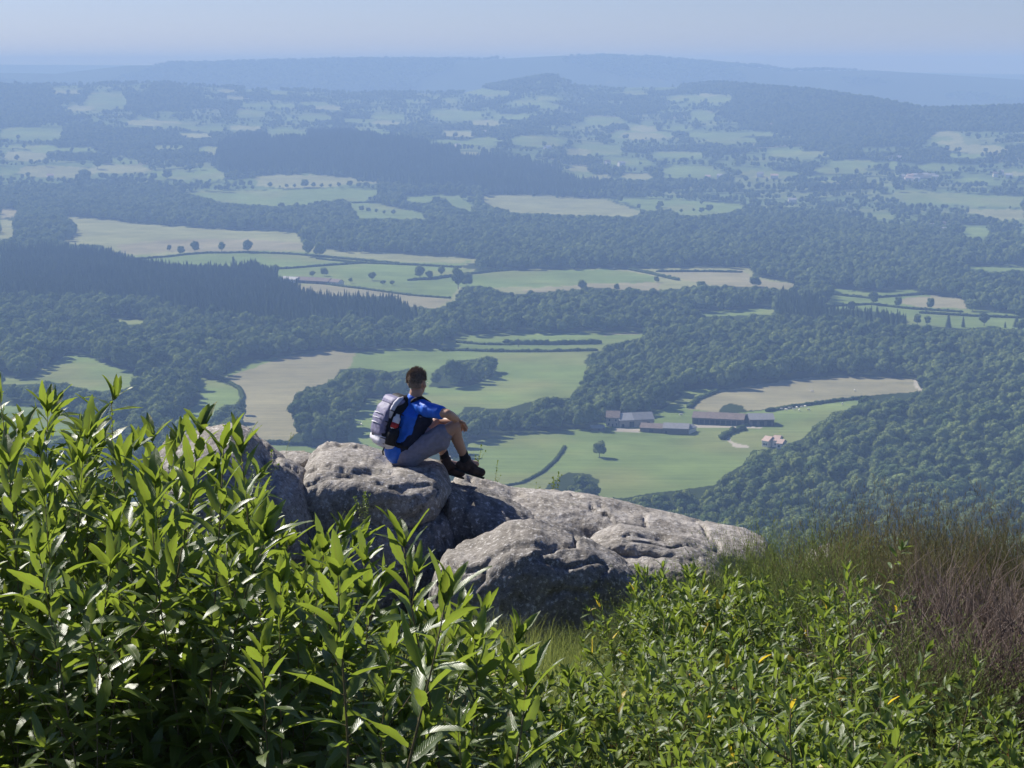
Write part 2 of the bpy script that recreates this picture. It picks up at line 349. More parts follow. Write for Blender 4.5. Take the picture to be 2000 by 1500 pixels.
def cls(px, py):
    inside = (px >= 0) & (px < 2000) & (py >= 0) & (py < 1500)
    c = RAS[np.clip(py, 0, 1499).astype(int), np.clip(px, 0, 1999).astype(int)].copy()
    c[~inside] = BOC; return c
def voro(x, y, cell, seed=1):
    gx = np.floor(x/cell); gy = np.floor(y/cell); b1 = np.full(x.shape, 1e9); b2 = b1.copy(); idv = np.zeros(x.shape)
    zz = np.zeros(x.shape)
    for i in (-1, 0, 1):
        for j in (-1, 0, 1):
            cx = gx+i; cy = gy+j
            sx = (cx+.1+.8*_hash(cx, cy, zz, seed))*cell; sy = (cy+.1+.8*_hash(cx, cy, zz, seed+5))*cell
            d = np.hypot(x-sx, y-sy); h = _hash(cx, cy, zz, seed+9)
            nb = d < b1; b2 = np.where(nb, b1, np.minimum(b2, d)); idv = np.where(nb, h, idv); b1 = np.where(nb, d, b1)
    return idv, b2-b1
def boc(x, y):
    w = np.stack([x, y, 0*x], 1)
    xx = x+fbm(w/130., 2, 31)*34; yy = y+fbm(w/130., 2, 37)*34
    idv, e = voro(xx*.82, yy, 92.); big = fbm(w/900., 3, 77)
    return idv, e, big

# the ground: one sheet, ring by ring outward
azf = np.degrees(np.arctan((np.arange(-120, 2121, 3.0)-1000)/F))
az = np.concatenate([np.linspace(-180, azf[0], 90)[:-1], azf, np.linspace(azf[-1], 180, 90)[1:-1]])
ds = np.concatenate([[.05], np.geomspace(.6, 880, 150), 933000/np.arange(1165-128, 387-128, -1.8)+0, np.arange(3640, 6700, 18.), np.arange(6700, 7800, 80.), np.arange(7800, 9900, 35.), np.arange(9900, 13801, 150.)])
ds = np.unique(np.round(ds, 3)); ds = ds[np.concatenate([[True], np.diff(ds) > .04])]
A, D_ = np.meshgrid(np.radians(az), ds); gx = D_*np.sin(A); gy = D_*np.cos(A); gz = H(gx, gy)
na, nd = len(az), len(ds)
ii = np.arange(nd-1)[:, None]*na; jj = np.arange(na)[None, :]; j2 = (jj+1) % na
Fq = np.stack([ii+jj, ii+j2, ii+na+j2, ii+na+jj], -1).reshape(-1, 4)
X, Y, Z = gx.ravel(), gy.ravel(), gz.ravel()
px, py = proj(X, np.where(Y > 1, Y, 1), Z); px = np.where(Y > 1, px, -1)
_w = np.stack([X, Y, 0*X], 1)/14.; cc = cls(px+fbm(_w, 2, 90)*6, py+fbm(_w, 2, 91)*2.2); dd = np.hypot(X, Y)
cols = np.zeros((len(X), 4), np.float32); cols[:, 3] = 1
CW, CG, CG2, CT, CPL = (.035, .05, .02), (.165, .225, .08), (.17, .225, .09), (.265, .25, .16), (.25, .265, .135)
pn = np.stack([X, Y, 0*X], 1); nn = fbm(pn/120., 3, 50)[:, None]
def setc(mask, c): cols[mask, :3] = np.array(c)
setc(cc == WOOD, CW); setc(cc == CONIF, CW); setc(cc == GREEN, CG); setc(cc == TAN, CT); setc(cc == PALE, CPL); setc(cc == TRACK, (.42, .39, .33))
idv, e, big = boc(X, Y); isb = cc == BOC
fieldcol = np.where((idv < .5)[:, None], np.array([.125, .175, .075]), np.where((idv < .75)[:, None], np.array([.16, .20, .09]), np.array([.21, .22, .125])))
cols[isb, :3] = fieldcol[isb]
wd = isb & ((idv > .80) | (e < 5) | (big > .36)); setc(wd, CW)
setc(dd < 750, (.07, .075, .03)); setc(dd < 40, (.03, .03, .016))  # ground near the viewpoint coloured darker to blacken the shade between leaves
setc(dd > 7600, (.06, .08, .04))
nl = fbm(pn/38., 3, 52)[:, None]; dry = np.clip(fbm(pn/75., 3, 55)[:, None]*1.6, 0, 1)*((cc == GREEN)[:, None]); cols[:, :3] = cols[:, :3]*(1-dry*.5)+np.array([.23, .22, .10])*dry*.5; cols[:, :3] *= 1+.20*nn+.16*nl
me = np_mesh('ground', np.stack([X, Y, Z], 1), Fq)
ca = me.color_attributes.new('cover', 'FLOAT_COLOR', 'POINT'); ca.data.foreach_set('color', cols.ravel())
k = NT('ground_cover'); at = k.n('ShaderNodeAttribute', attribute_name='cover'); tc = k.n('ShaderNodeTexCoord')
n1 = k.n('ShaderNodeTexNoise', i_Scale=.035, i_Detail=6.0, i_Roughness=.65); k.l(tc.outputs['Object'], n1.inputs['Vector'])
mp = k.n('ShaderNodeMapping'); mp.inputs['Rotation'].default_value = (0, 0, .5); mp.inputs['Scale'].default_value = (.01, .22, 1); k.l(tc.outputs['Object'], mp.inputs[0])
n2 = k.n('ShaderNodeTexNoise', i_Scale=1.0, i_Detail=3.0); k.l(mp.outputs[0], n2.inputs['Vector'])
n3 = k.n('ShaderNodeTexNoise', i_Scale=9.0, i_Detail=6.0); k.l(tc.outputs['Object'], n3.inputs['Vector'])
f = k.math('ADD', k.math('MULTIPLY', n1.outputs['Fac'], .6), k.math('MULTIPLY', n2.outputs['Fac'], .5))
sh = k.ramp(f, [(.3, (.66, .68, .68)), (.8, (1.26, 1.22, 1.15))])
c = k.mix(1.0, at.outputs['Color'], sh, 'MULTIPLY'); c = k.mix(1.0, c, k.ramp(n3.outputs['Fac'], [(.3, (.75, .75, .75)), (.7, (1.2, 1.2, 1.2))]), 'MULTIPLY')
b = k.n('ShaderNodeBsdfPrincipled', i_Roughness=1.0); b.inputs['Specular IOR Level'].default_value = 0.0; k.l(c, b.inputs['Base Color']); k.l(b.outputs[0], k.out.inputs[0])
me.materials.append(k.m)
tag(link('ground', me), 'valley floor, pastures and hills seen from the summit', None, None, 'structure')
# ------------------------------------------------------------------ far trees
M_CROWN = crownmat('broadleaf_foliage', (.072, .105, .038), (.215, .27, .095))
M_CONIF = crownmat('conifer_foliage', (.038, .064, .034), (.088, .125, .058), .08)
M_BARKF = simple('tree_bark', (.11, .09, .07), .9)
def ico(sub):
    t = (1+5**.5)/2; v = [(-1, t, 0), (1, t, 0), (-1, -t, 0), (1, -t, 0), (0, -1, t), (0, 1, t), (0, -1, -t), (0, 1, -t), (t, 0, -1), (t, 0, 1), (-t, 0, -1), (-t, 0, 1)]
    f = [(0, 11, 5), (0, 5, 1), (0, 1, 7), (0, 7, 10), (0, 10, 11), (1, 5, 9), (5, 11, 4), (11, 10, 2), (10, 7, 6), (7, 1, 8), (3, 9, 4), (3, 4, 2), (3, 2, 6), (3, 6, 8), (3, 8, 9), (4, 9, 5), (2, 4, 11), (6, 2, 10), (8, 6, 7), (9, 8, 1)]
    v = [np.array(q)/np.linalg.norm(q) for q in v]
    for _ in range(sub):
        cache = {}; nf = []
        def mid(a, b):
            k = (min(a, b), max(a, b))
            if k not in cache: m = v[a]+v[b]; v.append(m/np.linalg.norm(m)); cache[k] = len(v)-1
            return cache[k]
        for a, b, c in f:
            x, y, z = mid(a, b), mid(b, c), mid(c, a); nf += [(a, x, z), (b, y, x), (c, z, y), (x, y, z)]
        f = nf
    return np.array(v), np.array(f)
ICO1, ICO2 = ico(1), ico(2)
def crown_mesh(seed, Ht=14., R=4.6, low=.16, cards=150, nl=9, name='crown'):
    r = np.random.RandomState(seed); V = []; T = []; off = 0; lobes = []
    hc = Ht*(low+1)/2; hz = Ht*(1-low)/2
    lobes.append((np.array([0, 0, hc]), R*.62, hz*.72))
    for i in range(nl):
        a = 2*PI*(i+r.rand()*.7)/nl*1.618*2; u = r.uniform(-.75, .85); q = math.sqrt(max(0, 1-u*u))*r.uniform(.45, .66)
        lr = R*r.uniform(.32, .5); lobes.append((np.array([math.cos(a)*q*R, math.sin(a)*q*R, hc+u*hz*.68]), lr, lr*r.uniform(.75, 1.)))
    for n_, (c, a, h) in enumerate(lobes):
        v, f = ICO2 if n_ == 0 else ICO1
        p = v*(1+.30*fbm(v*2.2+seed+n_*9, 2, seed)[:, None]); V.append(c+p*np.array([a, a, h])*.93); T.append(f+off); off += len(v)
        m = cards if n_ else cards*2; q = r.normal(size=(m, 3)); q /= np.linalg.norm(q, axis=1)[:, None]
        pos = c+q*np.array([a, a, h])*r.uniform(.86, 1.16, (m, 1)); keep = np.ones(m, bool)
        for n2, (c2, a2, h2) in enumerate(lobes):
            if n2 != n_: keep &= (((pos-c2)/np.array([a2, a2, h2]))**2).sum(1) > .8
        keep &= pos[:, 2] > Ht*low*.6
        pos, q = pos[keep], q[keep]; m = len(pos)
        nrm = q+r.normal(size=(m, 3))*.45; nrm /= np.linalg.norm(nrm, axis=1)[:, None]
        t = np.cross(nrm, r.normal(size=(m, 3))); t /= np.linalg.norm(t, axis=1)[:, None]; b = np.cross(nrm, t)
        s = r.uniform(.22, .52, (m, 1)); W = np.stack([pos-t*s-b*s*.6, pos+t*s-b*s*.5, pos+t*s*.6+b*s*.7, pos-t*s*.7+b*s*.6], 1).reshape(-1, 3)
        V.append(W); o = off+np.arange(m)*4; T.append(np.stack([o, o+1, o+2], 1)); T.append(np.stack([o, o+2, o+3], 1)); off += 4*m
    return np_mesh(name, np.concatenate(V), np.concatenate(T), M_CROWN)
def conifer_mesh(seed, Ht=17., R=2.6, name='crown'):
    r = np.random.RandomState(seed); mb_v = []; T = []; off = 0; n = 16; tiers = 14
    for i in range(tiers):
        t = i/(tiers-1); z = Ht*(.06+.93*t); rad = R*(1-t)**.85+.12
        ang = np.linspace(0, 2*PI, n, endpoint=False)+r.rand(); rr = rad*(1+r.uniform(-.35, .25, n))
        top = np.array([[0, 0, z+Ht*.09]]); ring = np.stack([np.cos(ang)*rr, np.sin(ang)*rr, z-rr*.28+r.uniform(-.2, .2, n)], 1)
        mb_v += [top, ring]; j = np.arange(n); T.append(np.stack([np.full(n, off), off+1+j, off+1+(j+1) % n], 1)); off += n+1
    m = 700; t = r.rand(m)**1.2; z = Ht*(.06+.93*t); rad = (R*(1-t)**.85+.1)*r.uniform(.75, 1.18, m); a = r.rand(m)*2*PI
    pos = np.stack([np.cos(a)*rad, np.sin(a)*rad, z-rad*.15], 1); q = np.stack([np.cos(a), np.sin(a), np.full(m, .5)], 1)
    nrm = q+r.normal(size=(m, 3))*.5; tt = np.cross(nrm, r.normal(size=(m, 3))); tt /= np.linalg.norm(tt, axis=1)[:, None]; b = np.cross(nrm/np.linalg.norm(nrm, axis=1)[:, None], tt); s = r.uniform(.15, .4, (m, 1))
    mb_v.append(np.stack([pos-tt*s, pos+tt*s, pos+b*s*1.3], 1).reshape(-1, 3)); o = off+np.arange(m)*3; T.append(np.stack([o, o+1, o+2], 1))
    return np_mesh(name, np.concatenate(mb_v), np.concatenate(T), M_CONIF)
def trunk_mesh(seed, Ht, r0=.3, name='trunk'):
    r = random.Random(seed); m = MB(); m.tube([(0, 0, -1.5), (0, 0, 0), (r.uniform(-.2, .2), r.uniform(-.2, .2), Ht*.35), (r.uniform(-.3, .3), r.uniform(-.3, .3), Ht*.7)], [r0*1.2, r0, r0*.7, r0*.3], 7)
    for i in range(4):
        a = r.uniform(0, 2*PI); z = Ht*r.uniform(.2, .5); q = Ht*.2; m.tube([(0, 0, z), (math.cos(a)*q*.6, math.sin(a)*q*.6, z+q*.5), (math.cos(a)*q, math.sin(a)*q, z+q*1.2)], [r0*.45, r0*.3, r0*.12], 5)
    return m.mesh(name, M_BARKF)
BROAD = [crown_mesh(11+i, 14, R) for i, R in enumerate((4.2, 5.0, 4.6, 5.4, 3.9))]
M_CROWNL = crownmat('pale_broadleaf_foliage', (.10, .135, .04), (.24, .29, .09)); M_CROWND = crownmat('dark_broadleaf_foliage', (.042, .072, .03), (.11, .16, .06))
BROAD[4].materials[0] = M_CROWNL; BROAD[1].materials[0] = M_CROWND
OPEN = [crown_mesh(41+i, 13, R, low=.12, nl=12, cards=200) for i, R in enumerate((5.4, 6.2, 4.8))]
SLIM = crown_mesh(61, 15, 2.1, low=.05, nl=7)
CON = [conifer_mesh(71+i, 17, R) for i, R in enumerate((2.5, 3.0, 2.2))]
TRUNKS = [trunk_mesh(i, 13) for i in range(3)]

def tree(kind, px, py, hpx, label, group=None, wide=1., z0=0):
    """a lone tree: base at this spot of the valley map, hpx = its height"""
    g = ground(px, py); sc = hpx/F*(g[1]*CP-g[2]*SP)
    ro = random.Random(int(px*31+py)); root = empty('conifer_tree' if kind == 'con' else 'poplar_tree' if kind == 'slim' else 'broadleaf_tree', tuple(g), ro.uniform(0, 6.28))
    me_ = {'con': CON, 'slim': [SLIM], 'oak': OPEN, 'wood': BROAD}[kind]; me_ = me_[ro.randrange(len(me_))]; h0 = {'con': 17, 'slim': 15, 'oak': 13, 'wood': 14}[kind]
    s = sc/h0*.97; root.scale = (s*wide, s*wide, s); link('crown', me_, root); link('trunk', TRUNKS[ro.randrange(3)], root)
    tag(root, label, 'tree', group); return root
lone = tree('oak', 1171, 893, 36, 'round dark tree alone in the green meadow below the long farm buildings', None, 1.02)
ROW1 = 'trees along the hedge of the pale field'
for (x, y, h, k_, l, w) in [(330,490,13,'oak','tiny bush-like tree at the left end of the row on the pink field edge',.8),(354,497,18,'oak','small tree just left of the forked spreading tree on the pink field edge',1.),(381,494,25,'oak','spreading forked tree between the small tree and the pointed one',1.05),
        (433,494,26,'wood','pointed tree with dark crown standing on the pink field edge',1.1),(484,494,27,'oak','large round tree, right-hand one of the pair above the poplar',1.1),(602,501,36,'oak','big dark tree, left of the two merging at the pink field corner',1.),(624,501,30,'oak','lower tree leaning against the big dark one at the pink field corner',1.),
        (677,494,18,'oak','small round tree between two pale strips right of the pink field',1.),(706,494,14,'oak','low round tree at the left tip of the light grey strip',1.3),(456,521,24,'slim','narrow upright poplar rising over the conifer plantation edge',1.)]:
    tree(k_, x, y, h, l, ROW1, w)
ROW2 = 'trees scattered over the middle fields'
for (x, y, h, k_, l, w) in [(490,530,22,'oak','broad bushy tree right of the narrow poplar',1.3),(538,541,26,'oak','tall round tree left of the roofed sheds above the plantation',1.),(610,541,13,'oak','low thicket tree behind the long reddish shed, left half',1.4),(634,539,18,'oak','taller thicket tree behind the long reddish shed, right half',1.),
        (685,553,12,'wood','small pointed tree in the meadow right of the sheds',1.2),(727,548,18,'oak','dark round-topped tree in the middle of the green meadow',1.3),(748,556,10,'oak','low bush-like tree right of the dark round-topped one',1.4),(766,557,10,'oak','second low bush-like tree beside the first in the green meadow',1.5),
        (820,545,28,'oak','airy tree at the hedge crossing, left one of two',1.1),(838,545,18,'oak','low tree filling the hedge right of the airy tree',1.3),(862,540,24,'oak','thin tree with open crown on the hedge',.9),(895,565,46,'oak','tallest tree of the middle fields with uneven crown',.85),(912,560,30,'oak','shorter tree hugging the tallest tree on its right',.9),
        (902,585,20,'oak','small dark tree under the tallest tree of the middle fields',1.1),(940,528,22,'oak','tree at the left end of the hedge under the long wood',1.2),(965,526,18,'oak','second tree on the hedge under the long wood',1.4),(1138,570,26,'wood','tall pointed tree breaking the top line of the central wood',1.1),(1205,570,18,'wood','small pointed tree on the top line of the central wood',1.),
        (1476,560,22,'oak','tree in the pink field corner touching the wood',1.2),(1370,562,14,'oak','low dark tree on the lower edge of the pink field',1.6),(1283,552,14,'oak','small tree at the pointed end of the two hedges',.9)]:
    tree(k_, x, y, h, l, ROW2, w)
ROW3 = 'trees on the strips above the right-hand wood'
for (x, y, h, k_, l, w) in [(1663,609,24,'oak','leaning grey-green tree left of the large one on the strips',.8),(1706,596,29,'oak','large irregular tree on the upper green strip',1.),(1754,600,22,'oak','compact tree between the large one and the pale field',.8),(1817,604,24,'oak','narrow tree at the left side of the pale field',.75),
        (1792,636,26,'wood','first of two rounded dark trees right of the conifer row',1.1),(1811,637,24,'wood','second of two rounded dark trees right of the conifer row',.9),(1852,640,31,'con','tallest single conifer on the right strips',1.4),(1881,639,22,'con','smaller conifer right of the tallest single one',1.5),
        (1922,637,30,'oak','big rounded tree between the conifers on the right strips',1.1),(1985,639,24,'con','dark conifer near the right edge beyond the rounded tree',1.8),(1963,640,12,'con','very small conifer left of the dark one near the right edge',1.7),(1900,608,26,'oak','broad tree at the corner where the pale field meets the wood',1.3)]:
    tree(k_, x, y, h, l, ROW3, w)
ROW4 = 'hedgerow trees on the far strips'
far4 = [(527,367,13),(560,367,9),(575,367,9),(595,366,17),(612,367,12),(628,367,10),(645,367,9),(662,366,11),(683,365,14),(700,366,10),(715,366,12),(745,380,14),(757,383,17),(770,382,15),(790,378,18),(810,376,16),(723,392,9),
        (853,400,18),(905,390,16),(918,398,16),(935,406,18),(852,412,18),(875,416,16),(550,412,18),(578,412,18),(607,408,14),(620,405,14),(633,404,15),(650,404,12),(668,402,14),(680,424,16),(660,425,15),(706,413,13),(720,414,10),(735,416,9),(750,419,9),(768,420,12),(812,412,14),
        (1290,405,14),(1385,414,16),(1370,416,12),(1370,400,10),(1355,414,8),(1330,416,9),(1460,420,18),(1480,418,16),(165,355,28),(152,352,14),(200,350,14),(222,352,15),(300,352,16),(327,350,20),(90,325,18),(190,330,22),(235,318,14),(345,325,12),(310,326,12),(392,332,16),(1290,417,12)]
for i, (x, y, h) in enumerate(far4):
    tree('oak', x, y, h, 'small blue-grey hedgerow tree on the hazy strips below the wooded hill', ROW4, 1.15)

# masses of trees: point clouds that carry crowns
def forest(name, pts, variants, hts, label, seed, zs=(1., 1.)):
    r = np.random.RandomState(seed); n = len(pts)
    me_ = bpy.data.meshes.new(name); me_.vertices.add(n); me_.vertices.foreach_set('co', np.asarray(pts, np.float32).ravel())
    a = me_.attributes.new('scl', 'FLOAT_VECTOR', 'POINT'); s = hts/14.
    a.data.foreach_set('vector', np.stack([s*r.uniform(.85, 1.2, n), s*r.uniform(.85, 1.2, n), s*r.uniform(*zs, n)], 1).astype(np.float32).ravel())
    a = me_.attributes.new('rot', 'FLOAT_VECTOR', 'POINT'); a.data.foreach_set('vector', np.stack([r.normal(0, .04, n), r.normal(0, .04, n), r.uniform(0, 6.28, n)], 1).astype(np.float32).ravel())
    a = me_.attributes.new('pick', 'INT', 'POINT'); a.data.foreach_set('value', r.randint(0, len(variants), n).astype(np.int32))
    o = link(name, me_); tag(o, label, None, None, 'stuff')
    ng = bpy.data.node_groups.new(name+'_scatter', 'GeometryNodeTree'); ng.interface.new_socket('Geometry', in_out='INPUT', socket_type='NodeSocketGeometry'); ng.interface.new_socket('Geometry', in_out='OUTPUT', socket_type='NodeSocketGeometry')
    N = ng.nodes; L = ng.links; gi = N.new('NodeGroupInput'); go = N.new('NodeGroupOutput'); iop = N.new('GeometryNodeInstanceOnPoints'); iop.inputs['Pick Instance'].default_value = True
    jn = N.new('GeometryNodeJoinGeometry')
    for v in reversed(variants):
        oi = N.new('GeometryNodeObjectInfo'); oi.inputs['Object'].default_value = v; oi.transform_space = 'ORIGINAL'; oi.inputs['As Instance'].default_value = False
        gt = N.new('GeometryNodeGeometryToInstance'); L.new(oi.outputs['Geometry'], gt.inputs[0]); L.new(gt.outputs[0], jn.inputs[0])
    def attr(nm, ty):
        x = N.new('GeometryNodeInputNamedAttribute'); x.data_type = ty; x.inputs[0].default_value = nm; return x.outputs[0]
    L.new(gi.outputs[0], iop.inputs['Points']); L.new(jn.outputs[0], iop.inputs['Instance']); L.new(attr('pick', 'INT'), iop.inputs['Instance Index'])
    L.new(attr('scl', 'FLOAT_VECTOR'), iop.inputs['Scale']); rt = N.new('FunctionNodeEulerToRotation'); L.new(attr('rot', 'FLOAT_VECTOR'), rt.inputs[0]); L.new(rt.outputs[0], iop.inputs['Rotation'])
    L.new(iop.outputs[0], go.inputs[0]); md = o.modifiers.new('scatter', 'NODES'); md.node_group = ng
    return o
def crowns_of(meshes):
    out = []
    for o in bpy.data.objects:
        if o.type == 'MESH' and o.data in meshes and o.data not in [q.data for q in out]: out.append(o)
    return out
def candidates(d0, d1, sp, seed, lo=-110, hi=2110):
    r = np.random.RandomState(seed); w0 = (lo-1000)/F*d1; w1 = (hi-1000)/F*d1
    xs = np.arange(w0, w1, sp); ys = np.arange(d0*.95, d1, sp*.9); X, Y = np.meshgrid(xs, ys); X = X+((np.arange(len(ys)) % 2)*sp*.5)[:, None]
    X = X.ravel()+r.uniform(-.36, .36, X.size)*sp; Y = Y.ravel()+r.uniform(-.36, .36, Y.size)*sp; d = np.hypot(X, Y)
    p_ = 1000+F*X/Y; k_ = (d > d0) & (d < d1) & (p_ > lo) & (p_ < hi); X, Y = X[k_], Y[k_]; Z = H(X, Y); return X, Y, Z
def wooded(X, Y, Z, ht, which):
    jx = fbm(np.stack([X, Y, 0*X], 1)/16., 2, 61)*13; jy = fbm(np.stack([X, Y, 0*X], 1)/16., 2, 62)*4; a, b = proj(X, Y, Z+.5); b = b+jy; a = a+jx; c1 = cls(a, b); a2, b2 = proj(X, Y, Z+ht*.86); c2 = cls(a2, b2); ok = np.zeros(len(X), bool)
    mid = np.ones(len(X), bool)
    for q_ in (.2, .4, .6): mid &= ~np.isin(cls(*proj(X, Y, Z+ht*q_)), (GREEN, TAN, PALE))
    out = (a < 0) | (a >= 2000)
    mid |= out
    for w in which: ok |= ((c1 == w) & ((c2 == w) | (c2 == WOOD) | (c2 == CONIF) | (c2 == BOC)))
    if WOOD in which: ok |= out & (np.hypot(X, Y) < 3600) & (fbm(np.stack([X, Y, 0*X], 1)/300., 2, 8) > -.1)
    return ok & mid
allw = []
X, Y, Z = candidates(780, 1750, 8.6, 1); r = np.random.RandomState(5); ht = r.uniform(11, 19.5, len(X))*(1+.35*fbm(np.stack([X, Y, 0*X], 1)/45., 2, 71)); a, b = proj(X, Y, Z)
ok = wooded(X, Y, Z, ht, (WOOD,)) & ((a > 1120) | (np.hypot(X, Y) > 1180)); near = np.stack([X, Y, Z-.3], 1)[ok]; nh = ht[ok]
# the nearest crowns of the right-hand wood stand as trees of their own
a, b = proj(near[:, 0], near[:, 1], near[:, 2]+9); vis = (a > 1230) & (a < 1990) & (b > 700) & (b < 1035)
order = np.argsort(np.hypot(near[:, 0], near[:, 1])+np.where(vis, 0, 1e6))[:240]
src = [link('broadleaf_tree', m) for m in BROAD]
for j, i in enumerate(order):
    o = src[j] if j < len(src) else src[j % len(src)].copy()
    if j >= len(src): COL.objects.link(o)
    o.location = near[i]; s = nh[i]/14; o.scale = (s, s, s); o.rotation_euler = (0, 0, rnd.uniform(0, 6.28))
    tag(o, 'leafy tree crown at the near edge of the dense wood on the right slope', 'tree', 'nearest trees of the right slope wood')
keep = np.ones(len(near), bool); keep[order] = False; near, nh = near[keep], nh[keep]
a, b = proj(near[:, 0], near[:, 1], near[:, 2]); cl = a < 900
forest('woodland', near[~cl], src, nh[~cl], 'dense broadleaf wood covering the right slope down to the farm', 1)
forest('woodland', near[cl], src, nh[cl], 'broadleaf woods and thickets around the fields on the left', 2)
X, Y, Z = candidates(1750, 4300, 10.6, 3); ht = r.uniform(11, 19, len(X)); ok = wooded(X, Y, Z, ht, (WOOD,)) & (cls(*proj(X, Y, Z)) != BOC)
forest('woodland', np.stack([X, Y, Z-.3], 1)[ok], src, ht[ok]*1.08, 'long blue-green woods across the middle of the valley', 3)
X, Y, Z = candidates(1500, 3300, 5.6, 4); ht = r.uniform(13, 20, len(X)); ok = wooded(X, Y, Z, ht, (CONIF,))
csrc = crowns_of(CON)
forest('conifer_plantation', np.stack([X, Y, Z-.3], 1)[ok], csrc, ht[ok]*.85, 'dark pointed conifer plantations left and above the right wood', 4, (.9, 1.25))
X, Y, Z = candidates(3500, 6000, 8.5, 5); ht = r.uniform(13, 18, len(X)); ok = wooded(X, Y, Z, ht, (CONIF,)) & (np.hypot(X, Y) > 3500)
forest('conifer_plantation', np.stack([X, Y, Z-.3], 1)[ok], csrc, ht[ok]*1.15, 'dark wooded hill rising behind the pale strips', 5)
# hedges and copses of the far country
X, Y, Z = candidates(2850, 6800, 10., 6); ht = r.uniform(5.5, 14, len(X)); c_ = cls(*proj(X, Y, Z)); idv, e, big = boc(X, Y)
c2_ = cls(*proj(X, Y, Z+ht*.8)); nofield = ~np.isin(c2_, (GREEN, TAN, PALE)) | (r.rand(len(X)) < .05)
ok = ((c_ == BOC) & ((idv > .76) | ((e < 9) & (r.rand(len(X)) < .9)) | (big > .33) | (r.rand(len(X)) < .012)) | ((c_ == WOOD) & (np.hypot(X, Y) > 4000))) & nofield
forest('hedgerow_trees', np.stack([X, Y, Z-.3], 1)[ok], src, ht[ok]*1.15, 'hazy hedgerow trees and copses of the far hill country', 6)
print('far trees', ok.sum(), 'near', len(near))
X, Y, Z = candidates(8300, 9650, 30., 7); ht = r.uniform(14, 22, len(X)); ok = (fbm(np.stack([X, Y, 0*X], 1)/700., 2, 4) > -.15)
forest('hedgerow_trees', np.stack([X, Y, Z-.3], 1)[ok], src, ht[ok]*1.7, 'faint woods on the pale blue ridge at the horizon', 7, (.5, .7))

# hedges
M_HEDGE = crownmat('hedge_foliage', (.03, .05, .018), (.07, .10, .03))
def hedge(line, w, h, label):
    pts = [ground(*q) for q in line]; base = pts[0]; V = []; T = []; off = 0; r = np.random.RandomState(int(line[0][0])); v, f = ICO1
    for a_, b_ in zip(pts, pts[1:]):
        L_ = np.linalg.norm(b_[:2]-a_[:2]); n = max(2, int(L_/(w*.55)))
        for i in range(n):
            q = a_+(b_-a_)*(i/n); q[2] = H(q[0], q[1]); s = r.uniform(.75, 1.25)
            p_ = v*(1+.2*r.normal(size=(len(v), 1)))*np.array([w*.62, w*.62, h*.55*s]); V.append(q-base+p_+np.array([r.uniform(-.3, .3), r.uniform(-.3, .3), h*.42*s])); T.append(f+off); off += len(v)
    o = link('hedge', np_mesh('hedge', np.concatenate(V), np.concatenate(T), M_HEDGE), None, tuple(base)); tag(o, label, 'hedge', 'field hedges of the valley')
for line, w, h, l in [
    ([(250,508),(330,502),(362,498),(400,495),(480,494),(570,497),(640,503),(780,516)], 4, 2.6, 'long thin hedge under the row of trees on the pink field'),
    ([(515,527),(560,525),(640,519),(710,514)], 4, 2.5, 'short hedge slanting up to meet the long one above the green meadow'),
    ([(620,506),(700,514),(780,517),(900,523)], 4, 2.5, 'hedge along the lower side of the light grey strip'),
    ([(640,556),(720,566),(800,577),(880,583)], 4, 2, 'thin hedge on the top edge of the pink strip beside the plantation'),
    ([(800,548),(850,545),(900,538),(960,531),(1010,527)], 5, 3, 'hedge running up right from the tall uneven tree'),
    ([(1230,527),(1280,537),(1325,548)], 5, 3, 'short dark hedge pointing right toward the pink field'),
    ([(1285,531),(1380,531),(1450,532)], 5, 2.5, 'broken hedge along the top of the upper pink field'),
    ([(862,684),(960,687),(1080,687),(1168,685)], 4, 2.5, 'dark straight hedge bordering the top of the large green field'),
    ([(990,672),(1080,673),(1175,671)], 6, 4, 'thick hedge between the two narrow green strips'),
    ([(895,669),(940,673),(1000,674)], 4, 2, 'low hedge left of the thick one on the narrow strips'),
    ([(1346,797),(1362,781),(1402,765)], 3.5, 2.4, 'short curved hedge at the left tip of the brown field'),
    ([(1500,804),(1560,794),(1640,783),(1700,778)], 3.5, 2.2, 'hedge along the lower side of the brown field behind the cattle'),
    ([(1412,858),(1420,849),(1438,842),(1456,838)], 4.5, 3.2, 'dark bushy hedge curving below the long open barn'),
    ([(975,952),(1020,944),(1060,923),(1085,900),(1104,873)], 2., 1.3, 'dark line of hedge curving up the meadow behind the boots'),
    ([(425,738),(448,748),(468,760),(475,775),(468,795),(462,815)], 3, 2, 'ragged hedge along the left side of the bare field'),
    ([(500,868),(560,868),(640,872),(720,880)], 4, 3, 'hedge along the bottom of the bare field behind the rocks'),
    ([(1630,576),(1700,583),(1806,575)], 4, 2.4, 'upper hedge crossing the strips behind the large irregular tree'),
    ([(1600,600),(1700,595),(1780,604),(1880,610)], 4, 2.4, 'middle hedge crossing the strips below the pale field'),
    ([(1800,612),(1900,618),(2000,622)], 4, 2.4, 'lower right hedge behind the big rounded tree'),
    ([(690,397),(740,395),(790,405),(835,416)], 6, 3, 'hedge on the green strip left of the grey field')]:
    hedge(line, w, h, l)
